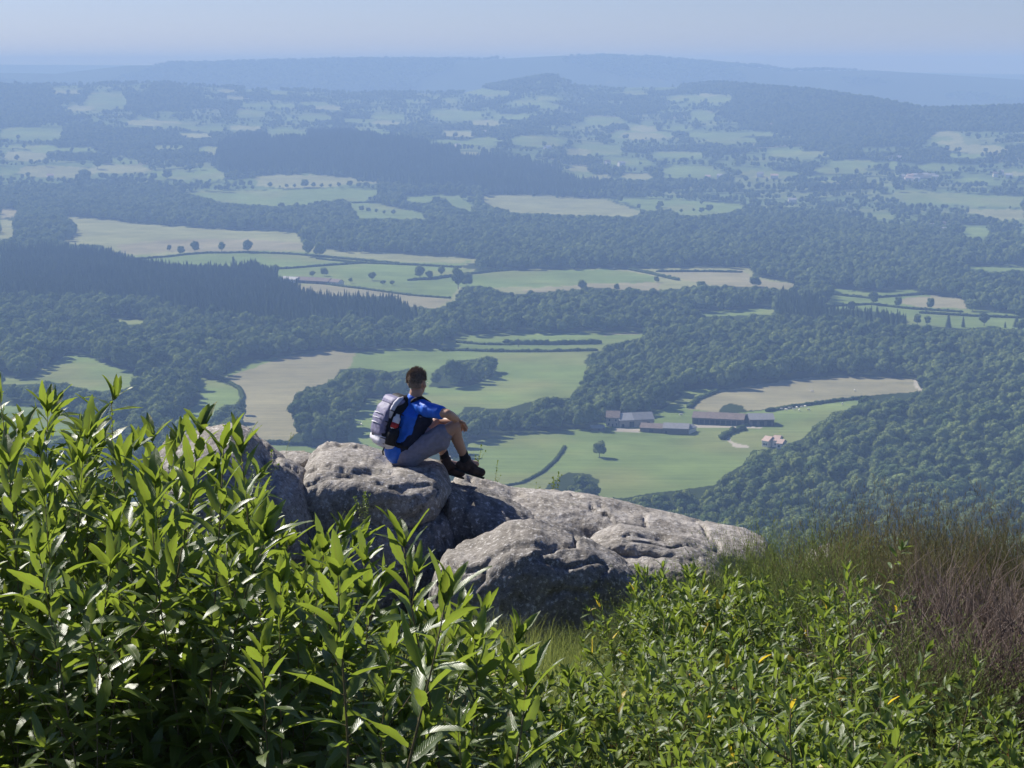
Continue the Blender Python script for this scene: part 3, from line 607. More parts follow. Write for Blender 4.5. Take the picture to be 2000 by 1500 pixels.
# ------------------------------------------------------------------ farm and far houses
M_STONE = simple('barn_stone', (.36, .31, .27), .9, .2, 1.5); M_WHITE = simple('white_render', (.72, .68, .62), .8, .08, 1.)
M_TILE = simple('old_brown_tiles', (.19, .15, .13), .9, .3, .8); M_SLATE = simple('grey_roof_sheets', (.235, .235, .245), .8, .12, .6); M_LIGHTROOF = simple('pale_roof_sheets', (.38, .38, .38), .7, .1, .6)
M_PINK = simple('pink_roof_tiles', (.52, .385, .32), .9, .15, 1.2); M_DARK = simple('painted_opening_shade', (.035, .035, .04), .9); M_TIMBER = simple('dark_timber_cladding', (.12, .10, .09), .9, .3, 2.)
def building(name, a, b, depth, wh, rh, wall, roof, label, cat, openings=(), group=None, over=.5, lift=0, split=None, nodetail=False):
    g0, g1 = ground(*a), ground(*b); d = g1-g0; L_ = math.hypot(d[0], d[1]); rz = math.atan2(d[1], d[0])
    z = min(g0[2], g1[2])+lift; root = empty(name, (g0[0], g0[1], z), rz); tag(root, label, cat, group)
    m = MB(); D = depth; z0 = -1.5
    vs = [(0, 0, z0), (L_, 0, z0), (L_, D, z0), (0, D, z0), (0, 0, wh), (L_, 0, wh), (L_, D, wh), (0, D, wh), (0, D/2, wh+rh), (L_, D/2, wh+rh)]
    m.add(vs, [(0, 1, 5, 4), (1, 2, 6, 9, 5), (2, 3, 7, 6), (3, 0, 4, 8, 7), (4, 5, 9, 8), (6, 7, 8, 9)]); m.obj('wall', wall, root, False)
    t = .22; k_ = rh/(D/2); e_ = over; bits = [(-e_, L_+e_)] if not split else [(-e_, L_*split), (L_*split, L_+e_)]
    rmats = roof if isinstance(roof, (list, tuple)) else [roof]
    for i, (xa, xb) in enumerate(bits):
        r_ = MB(); q = [(-e_, wh-k_*e_+.06), (D/2, wh+rh+.06), (D+e_, wh-k_*e_+.06)]
        up = [(y, zz+t) for y, zz in q]; ring = q+up[::-1]
        vs = [(xa, y, zz) for y, zz in ring]+[(xb, y, zz) for y, zz in ring]; n = 6
        r_.add(vs, [tuple(range(n)), tuple(range(2*n-1, n-1, -1))]+[(j, j+n, (j+1) % n+n, (j+1) % n) for j in range(n)]); r_.obj('roof', rmats[i % len(rmats)], root, False)
    for (u, w, zb, hh, kind) in openings:
        o_ = MB(); o_.box((u*L_, -.02, zb+hh/2), w, .12, hh); o_.obj(kind, M_DARK, root, False)  # solid dark panel on the wall stands for the shade inside the opening
    return root
building('farmhouse', (1184,833), (1209,834), 12, 6.6, 3.6, M_STONE, M_TILE, 'tall stone farmhouse with brown tiled roof at the left end of the farm', 'farmhouse', [(.2,1,1,1.6,'window'),(.5,1.1,0,2.2,'door'),(.8,1,1,1.6,'window'),(.25,1,4,1.4,'window'),(.75,1,4,1.4,'window')])
building('barn', (1210,835), (1277,833), 13, 5.4, 3.8, M_STONE, [M_LIGHTROOF, M_SLATE], 'pale-walled barn with half light half grey roof joined to the tall farmhouse', 'barn', [(.1,2.,0,2.6,'door'),(.36,3.4,0,4.2,'door'),(.62,1.2,1.5,1.4,'window'),(.84,2.4,0,3.4,'door')], split=.42)
building('shed', (1250,843), (1294,846), 11, 3.2, 2.3, M_TIMBER, M_TILE, 'low shed with brown roof in front of the pale-walled barn', 'shed', [(.5,3,0,2.4,'door')])
building('shed', (1295,847), (1344,849), 12, 4.0, 2.6, M_TIMBER, M_SLATE, 'long grey-roofed shed with pale gable end beside the brown-roofed one', 'shed', [(.12,1.4,0,2.2,'door')])
building('lean_to', (1346,848), (1360,842), 7, 3.2, 1.6, M_WHITE, M_SLATE, 'small pale lean-to against the gable of the long grey-roofed shed', 'shed')
building('open_barn', (1352,828), (1452,832), 15, 4.6, 3.0, M_TIMBER, M_TILE, 'longest barn of the farm with brownish roof and dark open front', 'barn', [(.08+.105*i, 3.1, 0, 3.6, 'bay_shade') for i in range(9)])
building('open_barn', (1464,832), (1512,832), 15, 4.6, 3.0, M_TIMBER, M_SLATE, 'grey-roofed dark barn at the right end of the farm row', 'barn', [(.2,3,0,3.5,'bay_shade'),(.5,3,0,3.5,'bay_shade'),(.8,3,0,3.5,'bay_shade')])
building('hut', (1155,842), (1180,842), 6, 2.2, 1.4, M_TIMBER, M_SLATE, 'low dark hut left of the tall farmhouse', 'hut', [(.6,1.2,0,1.8,'door')])
building('house', (1488,872), (1500,874), 9, 4.2, 2.3, M_WHITE, M_PINK, 'small white house with pink roof, leftmost block of three near the wood edge', 'house', [(.35,1.4,1.2,1.3,'window'),(.7,1.2,1.2,1.3,'window')])
building('house', (1508,873), (1520,874), 10, 4.6, 2.4, M_WHITE, M_PINK, 'white middle block with pink roof, tallest of three near the wood edge', 'house', [(.5,1.2,1.4,1.3,'window')])
building('house', (1517,876), (1527,877), 8, 3.6, 2.0, M_WHITE, M_PINK, 'white low block with pink roof, rightmost of three near the wood edge', 'house', [(.4,1.6,.9,1.4,'window')])
building('long_shed', (573,552), (640,556), 14, 3.5, 3.2, M_TIMBER, M_TILE, 'long reddish roofed shed between the plantation and the pink strip', 'shed', [(.3,4,0,3,'bay_shade'),(.7,4,0,3,'bay_shade')])
building('shed', (548,551), (576,553), 14, 4, 2.2, M_WHITE, M_LIGHTROOF, 'whitish shed left of the long reddish one', 'shed')
building('cottage', (643,556), (660,558), 10, 3.8, 2.8, M_WHITE, M_TILE, 'small white cottage at the right end of the long reddish shed', 'cottage', [(.4,1.2,1,1.4,'window')])
VILL = 'white houses of the far villages'
hv = [(684,219),(797,258),(793,262),(935,260),(940,263),(860,291),(891,290),(862,296),(1067,293),(1185,322),(1210,325),(1044,330),(1070,332),(1377,352),(1400,350),(1735,314),(1748,314),(1762,314),(1760,351),(1772,350),(1782,349),(1790,349),(1802,348),(1812,349),(1822,352),(1768,355),(1785,356),(1940,346),(1964,349),(1950,342),(1812,450),(1822,457),(1830,458),(1834,446),(1540,398),(1478,346),(440,349),(93,350),(826,372),(836,374),(950,372),(964,371),(1012,514),(1505,350),(1320,232),(1503,248),(555,228),(620,220)]
for i, (x, y) in enumerate(hv):
    w = 5+(i*7 % 5); g = ground(x, y); wm = 12+(i*5 % 9)
    if y < 240: continue
    nm = w*1.0
    building('village_house', (x, y), (x+max(3.2, wm*F/g[1]*.75), y+(i % 3-1)*.15), 10, 5.5, 3, M_WHITE, [M_TILE, M_PINK, M_SLATE][i % 3] if i % 2 else M_LIGHTROOF, 'tiny white house among the hazy trees of the far valley', 'house', (), VILL, lift=2)
# church tower / mast on the hill
g = ground(1227, 158); root = empty('hilltop_tower', tuple(g)); tag(root, 'small dark tower standing on the far hill skyline', 'tower')
m = MB(); m.box((0, 0, 9), 7, 7, 24); m.obj('tower_shaft', M_TIMBER, root, False)
m = MB(); m.add([(-4, -4, 21), (4, -4, 21), (4, 4, 21), (-4, 4, 21), (0, 0, 30)], [(0, 1, 4), (1, 2, 4), (2, 3, 4), (3, 0, 4), (3, 2, 1, 0)]); m.obj('spire', M_SLATE, root, False)
# cattle
M_COW = simple('cream_hide', (.78, .74, .66), .8, .06, 4.)
m = MB()
rotx = Matrix.Rotation(PI/2, 3, 'Y')
def cowbody():
    m = MB(); m.tube([(-1.0, 0, 1.05), (-.8, 0, 1.05), (-.3, 0, .98), (.3, 0, 1.0), (.75, 0, 1.08), (.95, 0, 1.12)], [.18, .36, .42, .41, .36, .2], 10)
    m.tube([(.85, 0, 1.15), (1.15, 0, 1.12), (1.35, 0, .95)], [.24, .19, .17], 8); m.tube([(1.3, 0, 1.02), (1.5, 0, .82), (1.62, 0, .68)], [.17, .14, .10], 8)
    for x in (-.78, .68):
        for y in (-.24, .24):
            m.tube([(x, y, 1.0), (x+(.05 if x > 0 else -.12), y, .72), (x+(0 if x > 0 else .08), y, .4), (x, y, 0)], [.18, .13, .065, .07], 7)
    m.tube([(-.98, 0, 1.25), (-1.12, 0, .95), (-1.12, 0, .5)], [.05, .03, .04], 5)
    for s in (-1, 1): m.tube([(1.3, s*.12, 1.08), (1.26, s*.3, 1.1)], [.05, .02], 5)
    return m.mesh('body', M_COW)
cow_me = cowbody(); HERD = 'white cattle grazing in the valley meadows'
for i, (x, y) in enumerate([(1541,799),(1546,797),(1551,801),(1556,798),(1566,797),(1573,796),(1579,802),(1535,802),(1645,791),(1586,766),(1669,764),(1525,801),(1561,803),(702,827),(706,831),(1330,812)]):
    g = ground(x, y); o = link('cow', cow_me if True else None, None, tuple(g)); o.rotation_euler = (0, 0, i*1.7); s = 1.15; o.scale = (s, s, s)
    tag(o, 'white cow grazing on the brown field above the hedge' if i in (9, 10) else 'white cow on the strip of meadow under the brown field' if i not in (13, 14, 15) else 'white cow alone in the green meadow near the farm' if i == 15 else 'white cow close to the backpack in the meadow beyond the rocks', 'cow', HERD)
# dead tree on the strips
g = ground(1012, 677); root = empty('dead_tree', tuple(g)); tag(root, 'bare leaning dead tree on the narrow green strips', 'tree'); m = MB()
m.tube([(0, 0, -.5), (.5, 0, 4), (-.5, 0, 8)], [.4, .3, .15], 6); m.tube([(.4, 0, 3), (3.5, 0, 7)], [.22, .08], 5); m.tube([(.2, 0, 4), (-4, 0, 7.5)], [.2, .07], 5); m.tube([(0, 0, 5.5), (1.5, 0, 9.5)], [.14, .05], 5); m.obj('branches', M_BARKF, root)
# ------------------------------------------------------------------ granite outcrop
def rock(st, label, seed, n=2.6, amp=.10, tint=1.0, res=(150, 72), flat=0.0):
    """st: (px, top row, bottom row, distance, half depth) stations along the boulder"""
    st = np.array(st, float); u = np.linspace(0, len(st)-1, res[0]); idx = np.arange(len(st))
    q = np.stack([np.interp(u, idx, st[:, c]) for c in range(5)], 1)
    ker = np.hanning(13); ker /= ker.sum()
    pad = 6; qs = np.stack([np.convolve(np.pad(q[:, c], pad, mode='edge'), ker, 'valid') for c in range(5)], 1); q = qs
    top = np.array([P(a, b, d) for a, b, _, d, _ in q]); bot = np.array([P(a, b, d) for a, _, b, d, _ in q])
    hz = (top[:, 2]-bot[:, 2])/2; zc = (top[:, 2]+bot[:, 2])/2; xc = top[:, 0]; yc = q[:, 3]
    L = np.abs(xc-xc[0]); R_ = np.abs(xc-xc[-1]); e = .16; cap = np.sqrt(np.clip(np.minimum(L, R_)/e, 0, 1)*(2-np.clip(np.minimum(L, R_)/e, 0, 1)))
    cap = np.maximum(cap, .02); th = np.linspace(0, 2*PI, res[1], endpoint=False)
    c_, s_ = np.cos(th), np.sin(th); sx = np.sign(c_)*np.abs(c_)**(2/n); sz = np.sign(s_)*np.abs(s_)**(2/n)
    V = np.stack([np.repeat(xc[:, None], res[1], 1), yc[:, None]+sx[None]*(q[:, 4]*cap)[:, None], zc[:, None]+sz[None]*(hz*cap)[:, None]+0*sx[None]], -1)
    V = V.reshape(-1, 3)
    cen = np.stack([xc, yc, zc], 1)[:, None].repeat(res[1], 1).reshape(-1, 3); d = V-cen; d[:, 0] *= .3; nn_ = np.linalg.norm(d, axis=1)[:, None]+1e-6; d = d/nn_
    d[:, 2] *= 1-flat
    big = fbm(V*1.1+seed, 3, seed)[:, None]*amp*1.7; mid_ = fbm(V*np.array([3.0, 3.5, 5.0])+seed, 4, seed+3)[:, None]*amp*.6
    rid = -np.clip(.16-np.abs(fbm(V*np.array([1.2, 1.6, 2.6])+seed*2, 2, seed+6)), 0, .16)[:, None]*amp*4.2; fin = fbm(V*18., 3, seed+8)[:, None]*.018-np.clip(.045-np.abs(fbm(V*np.array([.9, 1.3, 2.2])+seed*5, 3, seed+11)), 0, .045)[:, None]*1.1
    V = V+d*(big+mid_+rid+fin)*np.minimum(1, cap.repeat(res[1])[:, None]+.2)
    base = np.array([xc.mean(), yc.mean(), bot[:, 2].min()]); i = np.arange(res[0]-1)[:, None]*res[1]; j = np.arange(res[1])[None]; j2 = (j+1) % res[1]
    Fq = np.stack([i+j, i+res[1]+j, i+res[1]+j2, i+j2], -1).reshape(-1, 4)
    V = np.concatenate([V, cen[:1], cen[-1:]])-base; nV = len(V); T = [tuple(f) for f in Fq]
    T += [(nV-2, (a+1) % res[1], a) for a in range(res[1])][::-1]; o_ = (res[0]-1)*res[1]; T += [(nV-1, o_+a, o_+(a+1) % res[1]) for a in range(res[1])]
    T = [t[::-1] for t in T]
    o = link('granite_boulder', np_mesh('granite_boulder', V, T, granite('granite_%d' % seed, seed*.37, tint)), None, tuple(base)); tag(o, label, 'boulder', 'granite outcrop on the summit'); return o
rock([(285,905,1080,16.0,.5),(330,856,1100,16.0,.8),(400,836,1110,16.0,.95),(445,834,1120,16.0,.95),(485,850,1120,16.0,.9),(530,886,1120,16.1,.8),(575,915,1120,16.1,.7),(625,960,1120,16.1,.5)], 'broad rounded boulder behind the tall leaves at the left of the outcrop', 3, 2.3, .08, 1.0)
rock([(505,900,940,17.6,.3),(540,884,950,17.7,.5),(590,884,950,17.7,.5),(640,895,950,17.7,.3)], 'small flat rock in the gap between the left boulder and the hiker', 5, 2.4, .04)
rock([(585,905,985,17.3,.3),(605,884,990,17.35,.5),(635,869,990,17.4,.6),(690,872,990,17.4,.6),(735,886,990,17.35,.6),(770,902,990,17.3,.5),(830,912,990,17.2,.4),(860,925,990,17.1,.3)], 'thin pale slab along the back edge of the seat boulder', 7, 2.6, .035)
rock([(578,950,1040,16.5,.45),(600,908,1050,16.5,.65),(640,893,1050,16.5,.72),(700,895,1040,16.5,.75),(760,906,1030,16.55,.78),(820,914,1012,16.6,.75),(862,920,990,16.6,.65),(884,938,975,16.55,.4)], 'bulky grey boulder the hiker is sitting on', 11, 3.2, .055)
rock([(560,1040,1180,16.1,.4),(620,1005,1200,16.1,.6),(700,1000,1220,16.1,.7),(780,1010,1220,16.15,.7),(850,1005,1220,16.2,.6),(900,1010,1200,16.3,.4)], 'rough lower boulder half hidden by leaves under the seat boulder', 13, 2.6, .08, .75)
rock([(845,985,1090,16.55,.3),(880,950,1100,16.6,.5),(930,958,1110,16.65,.6),(990,975,1110,16.7,.6),(1040,1000,1100,16.75,.5),(1085,1030,1085,16.8,.3)], 'dark shaded wedge of rock beneath the boots', 17, 2.8, .06, .7)  # lower tint puts the shade below the hiker into the stone colour
rock([(868,935,1000,17.4,.3),(900,930,1020,17.35,.45),(950,946,1045,17.3,.55),(1000,966,1052,17.25,.65),(1060,970,1064,17.2,.7),(1130,976,1080,17.2,.72),(1200,988,1094,17.2,.74),(1290,1013,1108,17.15,.74),(1380,1032,1126,17.1,.7),(1460,1044,1140,17.05,.6),(1500,1056,1145,17.05,.45),(1522,1084,1130,17.05,.2)], 'long smooth slab sloping down to the right of the hiker', 19, 2.7, .024, 1.12, (260, 84))
rock([(1140,1064,1072,16.1,.15),(1165,1046,1076,16.15,.3),(1215,1034,1080,16.2,.4),(1290,1049,1090,16.2,.42),(1350,1062,1106,16.2,.4),(1400,1086,1124,16.2,.28),(1430,1112,1130,16.2,.12)], 'overhanging lip of rock below the long slab', 23, 2.8, .035)
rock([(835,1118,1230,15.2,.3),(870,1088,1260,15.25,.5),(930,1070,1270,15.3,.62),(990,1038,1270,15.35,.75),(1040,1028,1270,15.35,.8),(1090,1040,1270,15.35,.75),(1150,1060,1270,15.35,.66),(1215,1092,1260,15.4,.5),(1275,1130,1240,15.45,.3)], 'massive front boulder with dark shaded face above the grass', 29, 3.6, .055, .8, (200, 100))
rock([(1165,1100,1190,15.7,.2),(1200,1082,1200,15.75,.4),(1260,1080,1200,15.8,.45),(1330,1084,1200,15.8,.45),(1380,1100,1190,15.8,.35),(1425,1124,1180,15.8,.2)], 'low layered slab between the front boulder and the broom', 31, 3.6, .035, .95)
rock([(1560,1104,1160,17.3,.2),(1585,1084,1170,17.3,.35),(1625,1070,1170,17.3,.4),(1665,1078,1170,17.3,.35),(1700,1100,1160,17.3,.2)], 'pale boulder peeping over the broom on the far right of the outcrop', 37, 2.3, .05, 1.15)
0 and rock([(1090,1180,1260,14.55,.12),(1120,1158,1270,14.5,.2),(1150,1160,1270,14.5,.2),(1185,1195,1260,14.55,.12)], 'small knob of rock at the foot of the massive front boulder', 41, 2.2, .05, .95, (70, 48))
# ------------------------------------------------------------------ foreground plants
M_CHEST = leafmat('chestnut_leaf', (.050, .095, .016), (.11, .165, .030), (.44, .56, .05), .37, True, .50, .85)
M_CHEST2 = leafmat('young_chestnut_leaf', (.06, .11, .02), (.13, .19, .035), (.42, .54, .06), .40, True, .46, .75, age=(.99, (.55, .40, .03)))
M_TWIG = simple('green_brown_twig', (.15, .12, .055), .7, .3, 40.)
M_TWIG_RED = simple('reddish_twig', (.19, .09, .05), .7, .25, 40.)
def leaf(m, base, dr, up, L, W, fold=.35, curl=.25, n=12, teeth=.05, r=rnd):
    base = Vector(base); dr = Vector(dr).normalized(); side = dr.cross(Vector(up))
    if side.length < 1e-4: side = dr.orthogonal()
    side.normalize(); nu = side.cross(dr).normalized(); vs = []; uv = []; fs = []
    p = base.copy(); ang = 0.0; tw = r.uniform(-.25, .25); wav = r.uniform(0, 6); 
    for i in range(n+1):
        t = i/n; w = (math.sin(PI*min(1, t**.9))**.62)*(1-.25*t)*W*.5 if 0 < t < 1 else .0006
        if t > .8: w *= 1-.25*(t-.8)/.2
        te = 1+(teeth*2.2 if i % 2 else -teeth) if 0 < i < n else 1
        a = curl*t*1.1; d2 = dr*math.cos(a)-nu*math.sin(a); n2 = nu*math.cos(a)+dr*math.sin(a)
        s2 = side*math.cos(tw*t)+n2*math.sin(tw*t); n3 = n2*math.cos(tw*t)-side*math.sin(tw*t)
        if i: p = p+d2*(L/n)
        zz = fold*w; ripple = math.sin(wav+t*11)*.05*W
        vs += [p-s2*w*te*math.cos(fold*.8)+n3*(zz+ripple), p.copy(), p+s2*w*te*math.cos(fold*.8)+n3*(zz-ripple*.7)]; uv += [(0, t), (.5, t), (1, t)]
        if i:
            o = 3*i; fs += [(o-3, o-2, o+1, o), (o-2, o-1, o+2, o+1)]
    m.add(vs, fs, uv)
def shoot_pts(r, H_, lean, az, n=9):
    p = []; 
    for i in range(n):
        t = i/(n-1); p.append(Vector((math.cos(az)*lean*t*t*H_+math.sin(az*3)*.03*math.sin(t*5), math.sin(az)*lean*t*t*H_+math.cos(az*2)*.03*math.sin(t*4), H_*t*(1-.12*lean*t))))
    return p
def leafy(ml, ms, pts, r, L, gap, r0, t0=.15, n=12, tipup=.45, asp=.27, teeth=.05):
    seg = [(b-a).length for a, b in zip(pts, pts[1:])]; tot = sum(seg); ms.tube(pts, [r0*(1-.75*i/(len(pts)-1)) for i in range(len(pts))], 5)
    def at(s):
        for i, q in enumerate(seg):
            if s <= q or i == len(seg)-1: return pts[i].lerp(pts[i+1], min(1, s/q)), (pts[i+1]-pts[i]).normalized()
            s -= q
    s = tot*t0; ga = r.uniform(0, 6.28)
    while s < tot:
        t = s/tot; p, tg = at(s); ga += 2.4+r.uniform(-.3, .3); a = tg.orthogonal().normalized(); b = tg.cross(a); rad = a*math.cos(ga)+b*math.sin(ga)
        el = tipup*(.35+1.5*t**3)+r.uniform(-.25, .25)-(.1 if t < .5 else 0); d = rad*math.cos(el)+tg*math.sin(el); d.z += -.10*(1-t)
        ll = L*r.uniform(.78, 1.12)*(1 if t < .85 else .8); st = p+d*ll*.09; ms.tube([p, st], [.0016, .0012], 3, False)
        leaf(ml, st, d, Vector((0, 0, 1))*.9+rad*.25+Vector((r.uniform(-.35, .35), r.uniform(-.35, .35), 0)), ll, ll*asp*r.uniform(.85, 1.15), r.uniform(.1, .55), r.uniform(.05, .75), n, teeth, r)
        s += gap*r.uniform(.7, 1.3)*(1-.45*t)
    for q in range(4):     # tip leaves
        ga += 1.9; tg = (pts[-1]-pts[-2]).normalized(); a = tg.orthogonal().normalized(); b = tg.cross(a); d = tg*1.0+(a*math.cos(ga)+b*math.sin(ga))*r.uniform(.2, .95)
        leaf(ml, pts[-1], d, (a*math.cos(ga)+b*math.sin(ga))*-1, L*r.uniform(.55, .95), L*asp*r.uniform(.7, 1), r.uniform(.15, .6), r.uniform(0, .5), n, teeth, r)
def shrub(name, seed, H_, stems, L, gap, spread=.3, side=3, n=12, asp=.27, mat=None, rr=.005, twig=None, teeth=.05):
    r = random.Random(seed); ml, ms = MB(), MB()
    for i in range(stems):
        az_ = 2*PI*i/stems+r.uniform(-.5, .5); h = H_*(1 if i == 0 else r.uniform(.66, .97)); ln = r.uniform(.0, .12) if i == 0 else r.uniform(.1, spread)
        off = Vector((math.cos(az_), math.sin(az_), 0))*(.02 if i == 0 else r.uniform(.03, .12)); pts = [p+off for p in shoot_pts(r, h, ln, az_)]
        pts[0].z -= .15
        leafy(ml, ms, pts, r, L, gap, rr, .10, n, .70, asp, teeth)
        for q in range(side):
            k_ = r.randint(2, 6); b0 = pts[k_]; a2 = r.uniform(0, 6.28); ln2 = h*r.uniform(.16, .32); e = r.uniform(.5, 1.0)
            dr = Vector((math.cos(a2)*math.cos(e), math.sin(a2)*math.cos(e), math.sin(e)))
            leafy(ml, ms, [b0, b0+dr*ln2*.4, b0+dr*ln2*.75+Vector((0, 0, ln2*.08)), b0+dr*ln2+Vector((0, 0, ln2*.2))], r, L*.92, gap, rr*.6, .25, n, .3, asp, teeth)
    root = empty(name); ml.obj('foliage', mat or M_CHEST, root); ms.obj('stem', twig or M_TWIG, root); return root
def gz_(x, y): return float(H(np.array([x]), np.array([y]))[0])
def place(proto, used, x, y, rz, s, label, cat, group, dz=0):
    i = id(proto); o = proto if i not in used else copy_tree(proto); used.add(i)
    o.location = (x, y, gz_(x, y)+dz); o.rotation_euler = (rnd.uniform(-.06, .06), rnd.uniform(-.06, .06), rz); o.scale = (s, s, s); tag(o, label, cat, group); return o
used = set()
def prof(tab, px): a = np.array(tab, float); return float(np.interp(px, a[:, 0], a[:, 1]))
# --- left: tall chestnut coppice
BIG = [(1.75, shrub('chestnut_shrub', 100+i, 1.75, 4, .190, .051, .26, 2, 12, .265)) for i in range(4)]+[(1.35, shrub('chestnut_shrub', 120+i, 1.35, 4, .180, .050, .30, 2, 12, .27)) for i in range(4)]+[(1.0, shrub('chestnut_shrub', 140+i, 1.0, 3, .165, .047, .36, 1, 12, .28)) for i in range(3)]
LP = [(-80,815),(0,812),(60,800),(130,800),(200,815),(250,812),(300,850),(330,895),(370,955),(400,975),(480,992),(540,995),(600,1030),(660,1070),(720,1110),(790,1125),(850,1120),(900,1190),(950,1270),(1000,1330),(1060,1360),(1120,1480)]
CH_G = 'sweet chestnut shoots of the left thicket'
def chestnut(px, y, top, label='leafy chestnut shrub in the dense glossy thicket on the left', scale_leaf=1.):
    x = P(px, 900, y)[0]; zt_ = P(px, top, y)[2]; h = zt_-gz_(x, y)
    if h < .45: return
    c = min(BIG, key=lambda q: abs(q[0]*1.03-h)+rnd.uniform(0, .22)); s = h/(c[0]*1.04)
    if s > 1.25 or s < .5: s = min(max(s, .5), 1.25)
    place(c[1], used, x, y, rnd.uniform(0, 6.28), s, label, 'shrub', CH_G)
for y in (8.6, 8.1, 7.7, 7.3, 6.9, 6.5, 6.2, 5.6, 5.05):
    stp = .30*F/y
    px_ = -90+rnd.uniform(0, 60)
    while px_ < 1120:
        lim = prof(LP, px_); back = {8.6: 0, 8.1: 8, 7.7: 12, 7.3: 25, 6.9: 35, 6.5: 62, 6.2: 75, 5.6: 250, 5.05: 400}[y]
        top = lim+back+rnd.uniform(-42, 75)
        if y < 5.9 and px_ < 720 and rnd.random() < .92: px_ += stp; continue
        if not (y > 8 and px_ > 560) and not (y > 7.3 and px_ > 900) and top < 1560: chestnut(px_, y+rnd.uniform(-.25, .25), top)
        px_ += stp*rnd.uniform(.75, 1.25)
# named single shoots that stand out
def lone_shoot(seed, px, top, y, L, label, H_, n=12, group=None, mat=None, asp=.26, gap=.05, side=0, name='chestnut_shoot', stems=1, teeth=.05, twig=None, dz=0):
    p = shrub(name, seed, H_, stems, L, gap, .1, side, n, asp, mat, .006, twig, teeth); x = P(px, 900, y)[0]; h = P(px, top, y)[2]-gz_(x, y); s = h/(H_*1.02)
    p.location = (x, y, gz_(x, y)+dz); p.scale = (s, s, s); p.rotation_euler = (0, 0, seed*1.3); tag(p, label, 'plant', group); return p
lone_shoot(201, 72, 742, 6.8, .115, 'thin shoot with narrow drooping leaves rising highest at the far left', 2.0, asp=.17, gap=.10, twig=M_TWIG)
lone_shoot(202, 205, 752, 7.6, .030, 'spindly twig with tiny leaves left of the bare field', 2.1, 5, asp=.6, gap=.035, name='seedling')
lone_shoot(203, 285, 806, 6.6, .17, 'upright shoot with broad bright leaves standing against the dark valley trees', 1.7)
lone_shoot(204, 410, 862, 6.2, .155, 'shoot with a pointed green leaf in front of the left boulder', 1.5)
lone_shoot(205, 532, 872, 6.6, .16, 'shoot with long spreading leaves just left of the seat boulder', 1.45)
lone_shoot(206, 850, 1046, 6.2, .16, 'shoot with one tall folded leaf in front of the massive boulder', 1.1)
lone_shoot(207, 640, 1080, 5.6, .165, 'shoot with big pale shining leaves at the centre of the thicket edge', 1.1)
lone_shoot(208, 745, 1150, 5.0, .16, 'shoot of steep folded leaves low in front of the rocks', 1.0)
lone_shoot(209, 1010, 1330, 4.9, .15, 'shoot with toothed shining leaves at the right tip of the thicket', .85)
# --- right: lower young chestnuts
SM = [(.95, shrub('young_chestnut', 300+i, .95, 5, .092, .034, .42, 3, 7, .30, M_CHEST2, .004)) for i in range(4)]+[(.65, shrub('young_chestnut', 320+i, .65, 4, .085, .032, .5, 3, 7, .32, M_CHEST2, .0035)) for i in range(4)]
RP = [(780,1210),(860,1200),(950,1185),(1050,1205),(1150,1215),(1200,1205),(1260,1185),(1320,1165),(1400,1170),(1480,1185),(1560,1190),(1620,1185),(1700,1190),(1740,1220),(1800,1280),(1860,1290),(1900,1285),(1950,1320),(2000,1335),(2100,1330)]
YG = 'young chestnut plants of the right slope'
for y in (10.6, 9.8, 9.0, 8.3, 7.6, 7.0, 6.4, 5.9, 5.4, 4.95):
    stp = .36*F/y; px_ = (900 if y > 9 else 960 if y > 7 else 1060)+rnd.uniform(0, 60)
    while px_ < 2110:
        lim = prof(RP, px_); top = lim+{10.6: 5, 9.8: 0, 9.0: 15, 8.3: 25, 7.6: 50, 7.0: 90, 6.4: 140, 5.9: 190, 5.4: 250, 4.95: 310}[y]+rnd.uniform(0, 45); yy = y+rnd.uniform(-.3, .3)
        x = P(px_, 900, yy)[0]; h = P(px_, top, yy)[2]-gz_(x, yy)
        grassy = y > 6.2 and 960 < px_ < 1330 and rnd.random() < .55
        if .22 < h < 1.4 and not grassy:
            c = min(SM, key=lambda q: abs(q[0]-h)+rnd.uniform(0, .12)); place(c[1], used, x, yy, rnd.uniform(0, 6.28), min(max(h/(c[0]*1.02), .45), 1.4), 'low bushy chestnut plant with small bright leaves on the right slope', 'shrub', YG)
        px_ += stp*rnd.uniform(.75, 1.25)
lone_shoot(221, 1672, 1102, 7.2, .10, 'tall dark-stemmed sapling standing above the low plants on the right', 1.45, 9, mat=M_CHEST2, side=5, gap=.036, name='chestnut_sapling', stems=1)
lone_shoot(222, 1545, 1340, 5.6, .10, 'small sapling with arching grey-green leaves in front of the tall dark-stemmed one', .9, 9, mat=M_CHEST2, side=3, gap=.04, name='chestnut_sapling', stems=2)
lone_shoot(223, 1895, 1300, 7.0, .095, 'thin sapling with curled leaves below the dead brown bush', .9, 9, mat=M_CHEST2, side=2, gap=.045, name='chestnut_sapling')
for q in range(34):
    px_ = rnd.uniform(1230, 1980); yy = rnd.uniform(10.4, 12.2); x = P(px_, 900, yy)[0]; top = prof(RP, px_)-rnd.uniform(10, 62); h = P(px_, top, yy)[2]-gz_(x, yy)
    if .25 < h < 1.35: c = min(SM, key=lambda q: abs(q[0]-h)+rnd.uniform(0, .12)); place(c[1], used, x, yy, rnd.uniform(0, 6.28), min(h/(c[0]*1.02), 1.4), 'leafy chestnut plant growing up through the broom on the right slope', 'shrub', 'young chestnuts in the broom')
